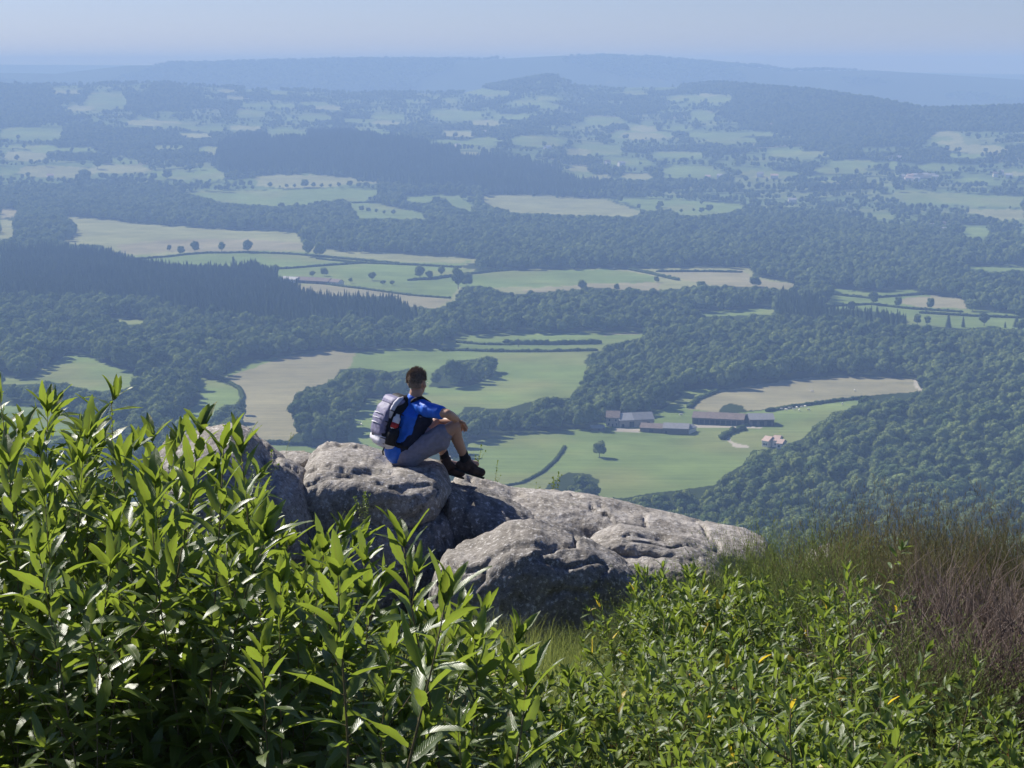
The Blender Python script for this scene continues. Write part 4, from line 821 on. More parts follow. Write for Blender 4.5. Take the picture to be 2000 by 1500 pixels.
# brambles and seedlings with round leaves between the chestnuts
M_BRAM = leafmat('bramble_leaf', (.07, .13, .025), (.17, .22, .05), (.45, .55, .08), .45, True, .45, .45, age=(.992, (.40, .12, .03)))
BR = [(.5, shrub('bramble', 340+i, .5, 6, .05, .026, .8, 2, 6, .72, M_BRAM, .003, M_TWIG_RED)) for i in range(4)]
for q in range(40):
    px_ = rnd.uniform(900, 2050); yy = rnd.uniform(6.2, 10.0); x = P(px_, 900, yy)[0]; lim = prof(RP, px_); h = min(P(px_, lim+20+rnd.uniform(0, 120), yy)[2]-gz_(x, yy), 1.0)
    if h > .2: place(BR[rnd.randrange(4)][1], used, x, yy, rnd.uniform(0, 6.28), min(h/.5, 1.15), 'bramble with small rounded leaves among the young chestnuts on the right slope', 'bramble', 'brambles of the right slope')
# --- broom
def stems_mesh(seed, H_, N, spread, rad, curve=.35, forks=2, matname=None, bush=.25, kink=.03, lf=0):
    r = np.random.RandomState(seed); V = []; Fs = []; off = 0; segs = 6
    def strand(p0, d, L, w, rr):
        nonlocal off
        p = p0.copy(); pts = [p.copy()]
        for s in range(segs):
            d = d+r.normal(0, kink, 3)+np.array([0, 0, -curve*.02]); d /= np.linalg.norm(d); p = p+d*L/segs; pts.append(p.copy())
        a = r.uniform(0, 2*PI); sd = np.array([math.cos(a), math.sin(a), 0]); sd2 = np.array([-math.sin(a), math.cos(a), .2])
        for i, q in enumerate(pts):
            ww = w*(1-.75*i/segs); V.extend([q+sd*ww, q-sd*ww*.5+sd2*ww*.86, q-sd*ww*.5-sd2*ww*.86])
            if i:
                o = off+3*i
                for j in range(3): Fs.append((o-3+j, o-3+(j+1) % 3, o+(j+1) % 3, o+j))
        off += 3*(segs+1)
        if lf:
            for i in range(2, segs+1):
                for _ in range(lf):
                    c = pts[i-1]+(pts[i]-pts[i-1])*r.rand(); u_ = r.normal(size=3); u_ /= np.linalg.norm(u_); v_ = np.array([0, 0, 1.])+r.normal(0, .5, 3); s_ = r.uniform(.005, .010)
                    V.extend([c, c+u_*s_*.55+v_*s_, c+v_*s_*2.0]); Fs.append((off, off+1, off+2, off)); off += 3
        return pts, d
    for i in range(N):
        a = r.uniform(0, 2*PI); b = bush*math.sqrt(r.rand()); p0 = np.array([math.cos(a)*b, math.sin(a)*b, -.05]); t = abs(r.normal(0, spread)); 
        d = np.array([math.cos(a)*math.sin(t), math.sin(a)*math.sin(t), math.cos(t)]); L = H_*r.uniform(.55, 1.0)*(1-.22*min(t, 1.2)); pts, d2 = strand(p0, d, L, rad, r)
        for q in range(forks):
            k_ = r.randint(2, segs); dd_ = (pts[k_]-pts[k_-1]); dd_ /= np.linalg.norm(dd_); dd_ = dd_+r.normal(0, .40, 3)*np.array([1, 1, .6]); dd_ /= np.linalg.norm(dd_); strand(pts[k_], dd_, L*r.uniform(.25, .5), rad*.62, r)
    return np.array(V), [tuple(f[:3]) if f[3] == f[0] else tuple(f) for f in Fs]
def strandmat(name, c1, c2, tr=.25, rough=.6):
    k = NT(name); geo = k.n('ShaderNodeNewGeometry'); oi = k.n('ShaderNodeObjectInfo'); col = k.ramp(k.math('ADD', k.math('MULTIPLY', geo.outputs['Random Per Island'], .45), k.math('MULTIPLY', oi.outputs['Random'], .6)), [(.1, c1), (.9, c2)])
    b = k.n('ShaderNodeBsdfPrincipled', i_Roughness=rough); b.inputs['Specular IOR Level'].default_value = .3; k.l(col, b.inputs['Base Color']); t = k.n('ShaderNodeBsdfTranslucent'); k.l(col, t.inputs[0])
    ms = k.n('ShaderNodeMixShader', i_Fac=tr); k.l(b.outputs[0], ms.inputs[1]); k.l(t.outputs[0], ms.inputs[2]); k.l(ms.outputs[0], k.out.inputs[0]); return k.m
M_BROOM = strandmat('green_broom_twigs', (.06, .098, .022), (.27, .33, .085), .5); M_BROOMO = strandmat('olive_broom_twigs', (.085, .085, .03), (.27, .235, .11), .4); M_DEAD = strandmat('dead_broom_twigs', (.085, .06, .045), (.27, .20, .16), .2)
M_GRASS = strandmat('grass_blades', (.10, .16, .03), (.33, .36, .10), .5)
def bush(seed, mat, H_, N, spread, name='broom_bush', rad=.0022, forks=3, b=.25, kink=.05, cu=.4, lf=0):
    V, Fs = stems_mesh(seed, H_, N, spread, rad, cu, forks, None, b, kink, lf); return (H_, link(name, np_mesh(name, V, Fs, mat)))
GB = [bush(400+i, M_BROOM, .95, 100, .62, forks=10, kink=.10, lf=2) for i in range(3)]; OB = [bush(420+i, M_BROOMO, .95, 100, .62, forks=10, kink=.12, lf=2) for i in range(3)]; DB = [bush(440+i, M_DEAD, .9, 110, .85, 'dead_broom_bush', .0034, 18, .12, .20, .1) for i in range(3)]
def broom(lst, px, top, y, label, group, wide=1.):
    px += rnd.uniform(-14, 14); top += rnd.uniform(-26, 26)-(22 if lst is OB else 26 if lst is DB else 0)+(40 if lst is GB and px < 1440 else 22 if lst is GB and px < 1545 else 0)
    x = P(px, 900, y)[0]; h = P(px, top, y)[2]-gz_(x, y); h = max(h, .3); c = lst[rnd.randrange(3)]; o = place(c[1], used, x, y, rnd.uniform(0, 6.28), h/.80, label, 'bush', group); o.scale[0] *= wide/ max(h, .5)*.9; o.scale[1] *= wide/max(h, .5)*.9
BG_ = 'wispy broom bushes beside the slab'
for (px_, top, y) in [(1225,1200,13.4),(1285,1175,13.2),(1335,1150,13.6),(1385,1120,14.2),(1430,1085,14.9),(1480,1062,15.0),(1525,1050,14.9),(1570,1072,14.2),(1400,1165,12.4),(1450,1140,12.6),(1500,1120,12.8),(1550,1110,12.8),(1600,1112,12.4),(1330,1200,11.8),(1640,1130,11.8),(1690,1150,11.2),(1480,1180,11.6),(1560,1170,11.4),(1620,1180,11.0),(1270,1215,12.2),(1720,1190,10.4)]:
    broom(GB, px_, top, y, 'wispy green broom bush beside the right end of the outcrop', BG_)
for (px_, top, y) in [(1590,1075,15.6),(1640,1058,15.8),(1690,1036,15.8),(1745,1040,15.4),(1800,1042,15.2),(1850,1030,15.0),(1905,1022,15.0),(1960,1020,15.0),(2010,1040,14.6),(1770,1075,13.8),(1830,1065,13.8),(1890,1060,13.8),(1950,1065,13.6),(1660,1100,13.4),(1715,1105,13.2),(2060,1060,13.6)]:
    broom(OB, px_, top, y, 'olive and brown broom bush on the skyline of the slope at the right', 'dry broom bushes on the right')
for (px_, top, y, l) in [(1770,1150,11.0,'dead grey-brown bush, left end of the dead thicket'),(1850,1130,11.0,'dead brown bush with spreading twigs in the middle of the dead thicket'),(1930,1125,10.8,'dead brown bush right of the spreading one'),(2000,1120,10.6,'dead brown bush at the right edge, upper one'),(1820,1200,9.6,'low dead bush in front of the spreading dead one'),(1900,1190,9.4,'low dead bush before the right part of the dead thicket'),(1975,1200,9.0,'dead bush at the right edge, lower one'),(2060,1180,9.2,'dead bush cut by the right edge of the view')]:
    broom(DB, px_, top, y, l, 'dead broom thicket', 1.15)
for (px_, top, y) in [(1585,1092,15.0),(1625,1085,14.8),(1665,1080,14.9),(1700,1075,14.6),(1605,1110,14.2)]:
    broom(GB, px_, top, y, 'green broom bush in front of the pale far-right boulder', BG_)
broom(GB, 1855, 1255, 8.9, 'green broom tuft in front of the dead thicket', BG_); broom(GB, 1790, 1275, 8.8, 'green broom tuft left of the one before the dead thicket', BG_)
# --- grass
r = np.random.RandomState(99)
def grass(n, area, hh, seed, name, label, mat=None, w=.0028):
    r = np.random.RandomState(seed); px_ = r.uniform(area[0], area[1], n); y = r.uniform(area[2], area[3], n); x = (px_-1000)/F*y*1.03; z = H(x, y); cl = fbm(np.stack([x*2.2, y*2.2, 0*x], 1), 2, seed)
    k_ = cl > -.25; x, y, z = x[k_], y[k_], z[k_]; n = len(x); h = r.uniform(.45, 1., n)*hh*(1+.4*cl[k_]); a = r.uniform(0, 2*PI, n); ln = r.uniform(.1, .6, n); V = np.zeros((n, 4, 2, 3)); sa = r.uniform(0, 2*PI, n)
    for i, t in enumerate((0, .4, .75, 1.)):
        c = np.stack([x+np.cos(a)*ln*h*t*t, y+np.sin(a)*ln*h*t*t, z+h*t*(1-.25*ln*t)], 1); ww = (w*(1-.85*t))[..., None] if False else w*(1-.85*t)
        sd = np.stack([np.cos(sa), np.sin(sa), 0*sa], 1)*ww; V[:, i, 0] = c-sd; V[:, i, 1] = c+sd
    V = V.reshape(-1, 3); o = np.arange(n)*8; Fq = np.concatenate([np.stack([o+2*i, o+2*i+1, o+2*i+3, o+2*i+2], 1) for i in range(3)])
    tag(link(name, np_mesh(name, V, Fq, mat or M_GRASS)), label, None, None, 'stuff')
grass(16000, (820, 1420, 8.5, 14.8), .42, 1, 'grass', 'yellow-green grass growing below the rocks')
grass(9000, (900, 1350, 5.4, 9.0), .5, 2, 'grass', 'fine grass between the chestnut plants in the middle')
grass(12000, (300, 2100, 10.0, 16.0), .16, 3, 'grass', 'sparse grass covering the slope around the outcrop')
grass(1500, (620, 900, 15.0, 15.9), .5, 4, 'grass', 'dry grass tuft against the lower boulder')
# little plants on and behind the rocks
M_BIRCH = leafmat('birch_leaf', (.08, .14, .02), (.16, .22, .04), (.3, .42, .05), .5, False, .45)
def sprig(seed, px, base_py, top_py, y, label, L=.035, name='birch_seedling', stems=2):
    p = shrub(name, seed, .5, stems, L, .028, .25, 2, 5, .75, M_BIRCH, .003, M_TWIG, .0); b = P(px, base_py, y); h = P(px, top_py, y)[2]-b[2]; s = h/.5; p.location = tuple(b); p.scale = (s, s, s); tag(p, label, 'plant')
sprig(501, 1085, 985, 925, 17.9, 'leafy birch seedling rising behind the long slab', .04, stems=3); sprig(502, 1045, 985, 943, 17.9, 'small birch seedling left of the leafy one behind the long slab', .04)
sprig(503, 930, 950, 870, 18.0, 'thin seedling rising behind the boots', .03, stems=1); sprig(504, 965, 962, 900, 18.0, 'single thin stem right of the boots', .03, stems=1)
sprig(505, 560, 900, 845, 17.5, 'tiny dry sprig above the small flat rock', .025, stems=1); sprig(506, 712, 1010, 962, 15.6, 'small yellow-green fern in the crack of the seat boulder', .05, 'fern', 4)
sprig(507, 520, 1000, 880, 15.0, 'low sprig growing by the left boulder', .03)

for proto in [c[1] for c in BIG+SM+BR+GB+OB+DB]:
    if id(proto) not in used:
        for ch in list(proto.children): bpy.data.objects.remove(ch)
        bpy.data.objects.remove(proto)
# ------------------------------------------------------------------ the hiker
M_SKIN = simple('tanned_skin', (.46, .27, .18), .5, .06, 30., .35); M_HAIR = simple('short_brown_hair', (.22, .165, .12), .6, .6, 120., .3, .6)
M_SHIRT = simple('blue_sports_shirt', (.012, .13, .62), .55, .12, 25., .4, .3); M_SHIRTD = simple('navy_side_panel', (.008, .012, .035), .7, .2, 30.)
M_SHORT = simple('grey_shorts', (.25, .24, .29), .85, .12, 30., .2, .4); M_SOCK = simple('black_socks', (.012, .012, .014), .9, .2, 60.)
M_BOOT = simple('dark_brown_boot', (.045, .028, .022), .75, .3, 40., .3, .5); M_SOLE = simple('black_rubber', (.012, .012, .012), .8)
M_PURP = simple('violet_grey_pack_cloth', (.20, .19, .29), .6, .3, 30., .35, .4); M_PWHITE = simple('light_grey_pack_cloth', (.62, .61, .66), .65, .12, 30., .3, .4); M_PBLK = simple('black_pack_cloth', (.012, .012, .015), .7, .3, 30., .3, .3)
M_RED = simple('red_bottle_label', (.45, .03, .03), .4); M_BOTT = simple('white_bottle_plastic', (.75, .72, .70), .3, .05); M_GLASS = simple('steel_glasses_frame', (.5, .5, .52), .3, .05, 10, .5, 0, .8)
D0 = 16.72
def J(px, py, dy=0.0): return Vector(P(px, py, D0+dy))
root = empty('person', tuple(J(792, 905)))
OR = J(792, 905)
def cap(m, a, b, ra, rb, k=14, mid=None):
    a, b = Vector(a), Vector(b); n = 6; pts = [a.lerp(b, i/n) for i in range(n+1)]
    rr = [ra+(rb-ra)*i/n+(mid or 0)*math.sin(PI*i/n) for i in range(n+1)]; m.tube(pts, rr, k); m.ball(a, ra, None, k, 8); m.ball(b, rb, None, k, 8)
def fused(name, m, mat, parent, vox, smooth=4, disp=0, ctr=None):
    for i, v in enumerate(m.v): m.v[i] = Vector(v)-OR
    o = m.obj(name, mat, parent); rm = o.modifiers.new('fuse', 'REMESH'); rm.mode = 'VOXEL'; rm.voxel_size = vox; rm.use_smooth_shade = True
    sm = o.modifiers.new('smooth', 'SMOOTH'); sm.factor = .5; sm.iterations = smooth
    if disp:
        tx = bpy.data.textures.new(name+'_folds', 'CLOUDS'); tx.noise_scale = .07; d = o.modifiers.new('folds', 'DISPLACE'); d.texture = tx; d.strength = disp; d.mid_level = .5
    return o
def off(m): m.v = [Vector(v)-OR for v in m.v]; return m
FW = Vector((.86, .50, 0)).normalized(); RT = Vector((FW.y, -FW.x, 0)); UPV = Vector((0, 0, 1))
pel = J(788, 884); cst = J(803, 818)+Vector((0, .0, 0)); nkb = J(808, 787)
shR = J(836, 800, -.15); shL = J(790, 792, .16)
elR = J(874, 808, -.30); wrR = J(892, 819, -.13)
elL = J(842, 822, .42); wrL = J(886, 822, .16)
hipR = J(800, 888, -.10); hipL = J(806, 884, .10); knR = J(888, 833, -.13); knL = J(852, 826, .30); anR = J(909, 897, .08); anL = J(870, 898, .32)
hd = J(815, 749, .02)
HF = Vector((.42, .90, -.10)).normalized(); HR = HF.cross(UPV).normalized(); HU = HR.cross(HF).normalized(); HM = Matrix((HR, HF, HU)).transposed()
def hp(x, y, z): return hd+HM @ Vector((x, y, z))
body = MB()
# torso, neck
cap(body, pel, pel.lerp(cst, .5), .125, .115); cap(body, pel.lerp(cst, .5), cst, .115, .135); cap(body, cst, nkb, .13, .062)
cap(body, shR, shL, .062, .062); cap(body, nkb-UPV*.02, hp(0, -.015, -.075), .066, .058); cap(body, nkb+UPV*.01, shR, .055, .055); cap(body, nkb+UPV*.01, shL, .055, .055)
# head: skull, face, jaw, nose, brow, ears, lips, eye sockets as small forms
body.ball(hp(0, -.012, .028), (.074, .094, .082), HM, 20, 14); body.ball(hp(0, .030, -.035), (.056, .062, .075), HM, 18, 12); body.ball(hp(0, .055, -.088), (.030, .028, .022), HM)
cap(body, hp(0, .092, .012), hp(0, .112, -.024), .008, .013, 8); body.ball(hp(0, .080, .030), (.050, .016, .012), HM); body.ball(hp(0, .090, -.052), (.022, .010, .009), HM)
for s in (-1, 1):
    body.ball(hp(s*.076, -.004, -.008), (.009, .020, .032), HM, 12, 8); body.ball(hp(s*.030, .078, .008), (.014, .012, .010), HM); body.ball(hp(s*.038, .062, -.022), (.022, .022, .018), HM)
# arms
for sh, el, wr in ((shR, elR, wrR), (shL, elL, wrL)):
    cap(body, sh, el, .050, .040, 12, .006); cap(body, el, wr, .040, .027, 12, .006)
# legs
for hp_, kn, an in ((hipR, knR, anR), (hipL, knL, anL)):
    cap(body, hp_, kn, .088, .056, 14, .004); cf = kn.lerp(an, .32)-FW*.018; cap(body, kn, cf, .054, .055); cap(body, cf, an, .054, .034)
    ft = an+FW*.11-UPV*.055; cap(body, an-UPV*.03, ft, .036, .028)
# hands: palm, four bent fingers and a thumb, resting over the near knee
def hand(wr, fdir, down, side, spread, curl):
    fd = Vector(fdir).normalized(); sd = Vector(side).normalized(); dn = Vector(down).normalized()
    pc = wr+fd*.05; pm = Matrix((fd, sd, dn)).transposed(); body.ball(pc, (.050, .042, .016), pm, 14, 8)
    for i, L in enumerate((.068, .078, .072, .056)):
        b = wr+fd*.088+sd*(.030-.020*i); d = (fd+sd*spread*(.3-.2*i)).normalized(); p1 = b+d*L*.42; d2 = (d+dn*curl).normalized(); p2 = p1+d2*L*.34; d3 = (d2+dn*curl).normalized(); p3 = p2+d3*L*.28
        cap(body, b, p1, .0095, .0088, 8); cap(body, p1, p2, .0088, .0080, 8); cap(body, p2, p3, .0080, .0068, 8)
    b = wr+fd*.030+sd*.034; p1 = b+(fd*.5+sd*.8+dn*.2).normalized()*.035; p2 = p1+(fd*.9+sd*.3+dn*.4).normalized()*.032; cap(body, b, p1, .012, .0105, 8); cap(body, p1, p2, .0105, .0085, 8)
hand(wrR, (.42, .55, -.72), (-.5, .1, -.8), (.85, -.5, .1), .4, .45)
hand(wrL, (.75, -.55, -.30), (.2, -.2, -1), (-.6, -.75, 0), .4, .6)
bo = fused('body', body, M_SKIN, root, .0048, 3)
# hair: a close-cropped cap over the back and top of the skull
hair = MB(); n1, n2 = 40, 26; vs = []; fs = []
for i in range(n2+1):
    th = PI*.72*i/n2
    for j in range(n1):
        ph = 2*PI*j/n1; x = math.sin(th)*math.cos(ph); y = math.sin(th)*math.sin(ph); z = math.cos(th)
        if y > .25: z = max(z, .30+.25*(y-.25)) if th > 1.0 else z
        if abs(x) > .75 and y > -.35: z = max(z, -.02)
        l_ = 1+.045*math.sin(ph*9+th*7)*.5+rnd.uniform(-.018, .018); vs.append(hp(x*.081*l_, -.014+y*.101*l_, .030+z*(.100 if z > 0 else .105)*l_)-OR)
for i in range(n2):
    for j in range(n1): fs.append((i*n1+j, (i+1)*n1+j, (i+1)*n1+(j+1) % n1, i*n1+(j+1) % n1))
hair.add(vs, fs); ho = hair.obj('hair', M_HAIR, root)
tufts = MB()
for q in range(1500):
    u = rnd.uniform(0, 1); th = math.acos(1-1.25*u); ph = rnd.uniform(0, 2*PI); x = math.sin(th)*math.cos(ph); y = math.sin(th)*math.sin(ph); z = math.cos(th)
    if y > .35 and z < .45: continue
    if z < -.45 or (abs(x) > .7 and y > -.3 and z < .05): continue
    b = hp(x*.082, -.014+y*.102, .030+z*.100)-OR; nd = (HM @ Vector((x+rnd.uniform(-.4, .4), y+rnd.uniform(-.4, .4), z+.2))).normalized(); t = nd.orthogonal()*.0026; L_ = .014+.020*max(0, z)*rnd.uniform(.4, 1.2)
    tufts.add([b-t, b+t, b+nd*L_], [(0, 1, 2)])
tufts.obj('hair_tufts', M_HAIR, ho, False)
gl = MB(); gl.tube([hp(-.072, .0, .012), hp(-.066, .088, .012), hp(-.055, .096, .010)], .0022, 5); gl.tube([hp(.072, .0, .012), hp(.066, .088, .012), hp(.055, .096, .010)], .0022, 5)
for s in (-1, 1): gl.tube([hp(s*.032+.024*math.cos(a), .100, .006+.018*math.sin(a)) for a in [2*PI*i/12 for i in range(13)]], .0018, 5)
off(gl).obj('glasses', M_GLASS, root)
# shirt
sh = MB(); lo = pel+UPV*.035-FW*.03
cap(sh, lo, pel.lerp(cst, .5), .150, .140); cap(sh, pel.lerp(cst, .5)-FW*.012, cst, .140, .152); cap(sh, cst, nkb-UPV*.03, .148, .085); cap(sh, shR, shL, .074, .074); cap(sh, nkb-UPV*.04, nkb+UPV*.032, .086, .070); cap(sh, nkb, shR, .066, .070); cap(sh, nkb, shL, .066, .070)
for s_, e_ in ((shR, elR), (shL, elL)): cap(sh, s_, s_.lerp(e_, .62), .072, .062)
cap(sh, cst-RT*.07, pel-RT*.05+UPV*.05, .11, .12); cap(sh, cst+RT*.07, pel+RT*.05+UPV*.05, .11, .12)
fused('shirt', sh, M_SHIRT, root, .0065, 5, .016)
# dark side panel of the shirt, wrapped over the flank
pn_ = MB(); 
cap(pn_, shR+Vector((-.035, .03, -.095)), cst+RT*.085-UPV*.06, .075, .095); cap(pn_, cst+RT*.085-UPV*.06, pel+RT*.068+UPV*.05, .095, .118); cap(pn_, cst+FW*.035-UPV*.04, pel+FW*.06+UPV*.075+RT*.02, .10, .115); fused('side_panel', pn_, M_SHIRTD, root, .007, 4, .008)
# shorts
st = MB(); cap(st, pel-UPV*.025, hipR-UPV*.015, .132, .108); cap(st, pel-UPV*.025, hipL-UPV*.01, .132, .108); cap(st, hipR-UPV*.012, hipR.lerp(knR, .72), .104, .094); cap(st, hipL-UPV*.01, hipL.lerp(knL, .55), .104, .090); cap(st, hipR.lerp(knR, .3)-UPV*.035, hipR.lerp(knR, .70)-UPV*.055, .085, .082); cap(st, hipR.lerp(knR, .55)-UPV*.05, hipR.lerp(knR, .74)-UPV*.085, .07, .062)
fused('shorts', st, M_SHORT, root, .0065, 5, .014)
for kn, an in ((knR, anR), (knL, anL)):
    s_ = MB(); cap(s_, kn.lerp(an, .80), an-UPV*.035, .042, .046); fused('sock', s_, M_SOCK, root, .005, 3)
    fd = Vector((.80, .32, -.34)).normalized(); b_ = MB(); heel = an-UPV*.085-fd*.055; toe = an-UPV*.072+fd*.165; sdv = fd.cross(UPV).normalized(); un = sdv.cross(fd).normalized()
    cap(b_, an-UPV*.005, an-UPV*.06, .054, .056); cap(b_, heel+un*.012, toe, .046, .038); cap(b_, heel.lerp(toe, .55)+sdv*.012, heel.lerp(toe, .85)-sdv*.008, .046, .042); cap(b_, an-UPV*.03, heel.lerp(toe, .6)+un*.02, .052, .040)
    bt = fused('boot', b_, M_BOOT, root, .005, 3)
    so_ = MB(); pts = []
    N_ = 22; ring = []
    for i in range(N_):
        a = 2*PI*i/N_; c = math.cos(a); s2 = math.sin(a); w_ = .050 if c > -.2 else .043; ring.append(heel.lerp(toe, .5)+fd*c*.155+sdv*s2*w_*(1-.12*c)-un*.027)
    so_.add([p-OR for p in ring]+[p-un*.018-OR for p in ring], [tuple(range(N_)), tuple(range(2*N_-1, N_-1, -1))]+[(i, i+N_, (i+1) % N_+N_, (i+1) % N_) for i in range(N_)]); so_.obj('sole', M_SOLE, bt, False)
    lc = MB()
    for q in range(4): c0 = an.lerp(heel.lerp(toe, .72), .25+.2*q)+un*.058-UPV*.012*q; lc.tube([c0-sdv*.022, c0+un*.004, c0+sdv*.022], .0025, 5)
    off(lc).obj('laces', M_PWHITE, bt)
tag(root, 'hiker in blue shirt and grey shorts sitting on the granite, arms over his knees', 'person')
# ------------------------------------------------------------------ backpack
BK = (-FW); spine = (cst-pel).normalized(); ZU = (spine*.9+UPV*.35).normalized(); ZU = (UPV*1.0+Vector((.33, .16, 0))).normalized(); XB = (BK-ZU*BK.dot(ZU)).normalized(); YB = ZU.cross(XB).normalized()
PC = J(762, 822, -.02); bp = empty('backpack', tuple(PC)); bp.scale = (.96, .96, .98); tag(bp, 'violet and white hiking backpack with black side worn on the hiker back', 'backpack')
BM = Matrix((XB, YB, ZU)).transposed(); YS = 1 if YB.y < 0 else -1
def bl(x, y, z): return BM @ Vector((x, y, z))
def sbox(prof_, hw, mat, name, n=3.2, k=28, parent=bp, rnoise=.006, sd=1, yoff=0):
    """prof_: (z, x centre, half thickness, half width) rings up the bag"""
    m = MB(); vs = []; fs = []; pr = np.array(prof_, float); uu = np.linspace(0, len(pr)-1, 26); pr = np.stack([np.interp(uu, range(len(pr)), pr[:, c]) for c in range(4)], 1); rg = len(pr)
    for a_, (z, xc, ht, hwid) in enumerate(pr):
        for j in range(k):
            th = 2*PI*j/k; c, s = math.cos(th), math.sin(th); x = math.copysign(abs(c)**(2/n), c)*ht; y = math.copysign(abs(s)**(2/n), s)*hwid
            w_ = 1+rnoise*8*math.sin(z*60+th*3+sd)+rnoise*5*math.sin(z*23+th*5+sd*2); vs.append(bl(xc+x*w_, yoff+y*w_, z))
    for i in range(rg-1):
        for j in range(k): fs.append((i*k+j, i*k+(j+1) % k, (i+1)*k+(j+1) % k, (i+1)*k+j))
    fs += [tuple(range(k-1, -1, -1)), tuple((rg-1)*k+j for j in range(k))]; m.add(vs, fs); return m.obj(name, mat, parent)
sbox([(-.235, -.02, .05, .10), (-.21, -.01, .09, .13), (-.12, .0, .115, .145), (0, 0, .115, .145), (.12, -.03, .112, .14), (.20, -.055, .09, .125), (.222, -.055, .055, .10)], 0, M_PBLK, 'main_bag', sd=1)
sbox([(-.165, .070, .02, .09), (-.14, .080, .042, .115), (0, .095, .052, .122), (.10, .082, .048, .118), (.17, .060, .035, .10), (.19, .05, .015, .07)], 0, M_PURP, 'front_pocket', sd=4)
sbox([(-.250, -.012, .03, .08), (-.236, -.008, .080, .12), (-.20, .002, .098, .140), (-.15, .010, .096, .141), (-.105, .03, .06, .11)], 0, M_PWHITE, 'bottom_panel', sd=2, rnoise=.009)
sbox([(.135, .055, .030, .10), (.155, .060, .048, .125), (.185, .040, .062, .130), (.215, .015, .068, .120), (.232, .0, .05, .09)], 0, M_PURP, 'lid', sd=3)
tr_ = MB(); tr_.tube([bl(.075, YS*.118, .03), bl(.082, YS*.122, .10), bl(.068, YS*.120, .165), bl(.035, YS*.112, .215), bl(-.01, YS*.08, .238)], [.012, .022, .024, .022, .012], 10); tr_.obj('white_trim', M_PWHITE, bp)
sbox([(.19, -.03, .05, .09), (.215, -.03, .068, .115), (.245, -.035, .06, .10), (.262, -.04, .03, .07)], 0, M_PBLK, 'top_pocket', sd=6)
sp = MB(); sp.tube([bl(.02, YS*.165, -.20), bl(.03, YS*.168, -.10), bl(.02, YS*.155, -.04)], [.05, .052, .045], 12); sp.obj('side_pocket', M_PBLK, bp)
bt_ = MB(); bt_.tube([bl(.035, YS*.165, -.08), bl(.03, YS*.165, .05), bl(.03, YS*.162, .065), bl(.03, YS*.160, .085)], [.034, .034, .020, .018], 14); bo_ = bt_.obj('bottle', M_BOTT, bp)
lb = MB(); lb.tube([bl(.034, YS*.166, -.045), bl(.031, YS*.166, .005)], [.0352, .0352], 14); lb.obj('bottle_label', M_RED, bo_)
for z, q in ((-.18, .0), (-.03, 0), (.08, 0)):
    s_ = MB(); s_.tube([bl(-.10, YS*.150, z), bl(0, YS*.163, z+.012), bl(.10, YS*.145, z+.02), bl(.118, YS*.128, z+.02)], .0045, 5); s_.obj('compression_strap', M_PBLK, bp)
for k_ in range(3):
    s_ = MB(); s_.tube([bl(.140, -.08, -.05+.045*k_), bl(.149, 0, -.045+.045*k_), bl(.140, .08, -.05+.045*k_)], .005, 5); s_.obj('webbing_loop', M_PWHITE, bp)
for s2, shp in ((1, shR), (-1, shL)):
    t_ = shp.lerp(nkb, .45); pts = [PC+bl(-.09, YS*s2*.06, .18), t_-FW*.05+UPV*.075, t_+UPV*.082+FW*.02, t_+FW*.10+UPV*.03, t_+FW*.13-UPV*.10, cst+FW*.09+RT*s2*.10-UPV*.10]; m = MB(); m.tube([p-PC for p in pts], [.018, .017, .016, .014, .012, .010], 8); m.obj('shoulder_strap', M_PBLK, bp)
m = MB(); hb = [PC+bl(-.06, YS*.10, -.19), pel+RT*.155-FW*.03+UPV*.07, pel+RT*.15+FW*.06+UPV*.055, pel+RT*.08+FW*.155+UPV*.05]; m.tube([p-PC for p in hb], [.045, .040, .030, .014], 10); m.obj('hip_belt', M_PBLK, bp)
m = MB(); m.tube([bl(.03, YS*.10, -.24), bl(.035, YS*.105, -.28), bl(.02, YS*.11, -.31)], [.006, .008, .007], 5); m.obj('loose_strap', M_PBLK, bp)
m = MB(); q0 = pel+RT*.165+FW*.08+UPV*.04-PC; m.tube([q0, q0-UPV*.05+FW*.01, q0-UPV*.11+FW*.005], [.006, .007, .006], 5); m.obj('belt_strap', M_PBLK, bp)
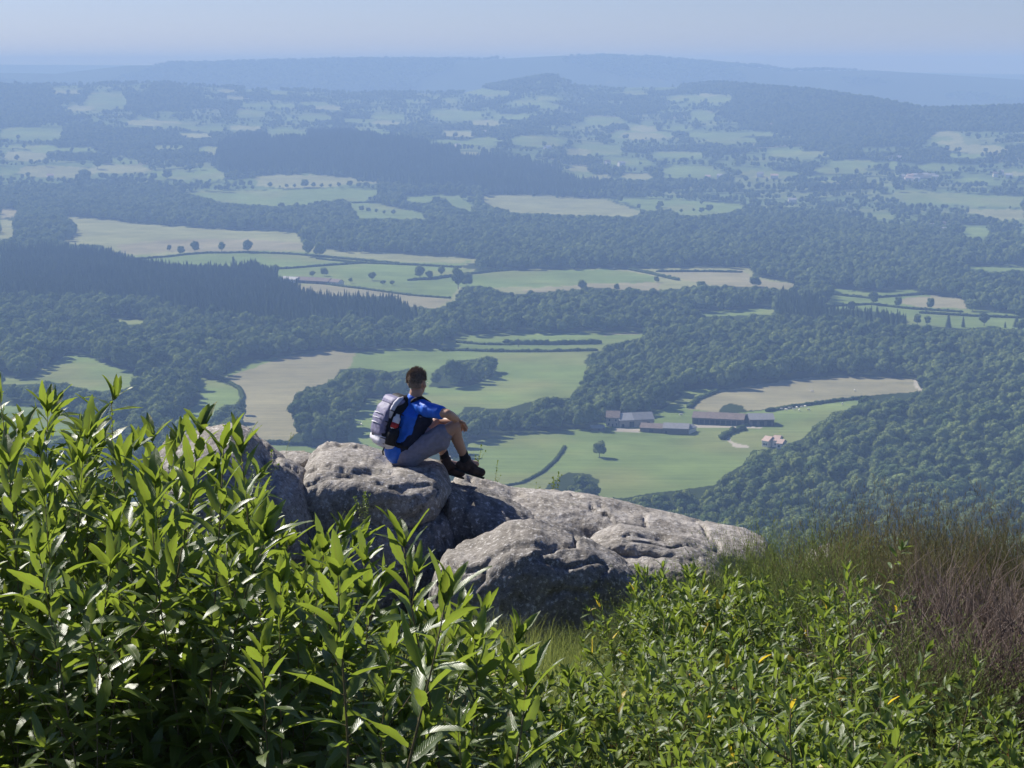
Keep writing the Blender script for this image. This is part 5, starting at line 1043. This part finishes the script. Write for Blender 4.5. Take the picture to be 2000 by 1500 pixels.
# ------------------------------------------------------------------ light, air, camera
w = bpy.data.worlds.new('World'); SC.world = w; w.use_nodes = True; nt = w.node_tree
SUN = Vector((-.69, .61, .77)).normalized(); EL = math.asin(SUN.z); AZ = math.atan2(SUN.x, SUN.y)
sky = nt.nodes.new('ShaderNodeTexSky'); sky.sky_type = 'NISHITA'; sky.sun_disc = False; sky.sun_elevation = EL; sky.sun_rotation = AZ; sky.altitude = 1500; sky.air_density = 1.0; sky.dust_density = .6; sky.ozone_density = 2.0
bg = nt.nodes['Background']; bg.inputs[1].default_value = SKY_STRENGTH; mxs = nt.nodes.new('ShaderNodeMix'); mxs.data_type = 'RGBA'; mxs.blend_type = 'MULTIPLY'; mxs.inputs[0].default_value = 1; mxs.inputs[7].default_value = (.78, .815, 1.14, 1)
nt.links.new(sky.outputs[0], mxs.inputs[6]); nt.links.new(mxs.outputs[2], bg.inputs[0])
sl = bpy.data.lights.new('sun', 'SUN'); sl.energy = SUN_STRENGTH; sl.angle = math.radians(.53); sl.color = (1, .95, .87)
so = bpy.data.objects.new('sun', sl); COL.objects.link(so); so.rotation_euler = SUN.to_track_quat('Z', 'Y').to_euler(); so.location = (-20, 10, 30)
# haze
k = NT('summer_haze'); pv = k.n('ShaderNodeVolumePrincipled'); pv.inputs['Color'].default_value = HAZE_COL; pv.inputs['Density'].default_value = HAZE_DENS; pv.inputs['Anisotropy'].default_value = 0.0
pv.inputs['Absorption Color'].default_value = (.16, .16, .16, 1); k.l(pv.outputs[0], k.out.inputs['Volume'])
m = MB(); m.box((0, 0, 0), 1, 1, 1); zt, zb = HAZE_TOP, float(gz.min())-1.5
hz = m.obj('haze', k.m, None, False); hz.scale = (28200, 28200, zt-zb); hz.location = (0, 0, (zt+zb)/2); tag(hz, 'blue summer haze lying over the whole valley', None, None, 'stuff')
cam = bpy.data.cameras.new('camera'); cam.sensor_width = 36; cam.lens = 36*F/2000; cam.clip_start = .1; cam.clip_end = 120000
co = bpy.data.objects.new('camera', cam); COL.objects.link(co); co.rotation_euler = (PI/2-PITCH, 0, 0); SC.camera = co
SC.view_settings.view_transform = 'Standard'; SC.view_settings.look = 'None'; SC.view_settings.exposure = EXPO; SC.view_settings.gamma = 1
SC.view_settings.use_curve_mapping = False
cy = SC.cycles; cy.max_bounces = 6; cy.diffuse_bounces = 2; cy.glossy_bounces = 2; cy.transmission_bounces = 4; cy.volume_bounces = 1; cy.transparent_max_bounces = 8
cy.use_denoising = True; cy.denoiser = 'OPENIMAGEDENOISE'; cy.sample_clamp_indirect = 6; cy.sample_clamp_direct = 0
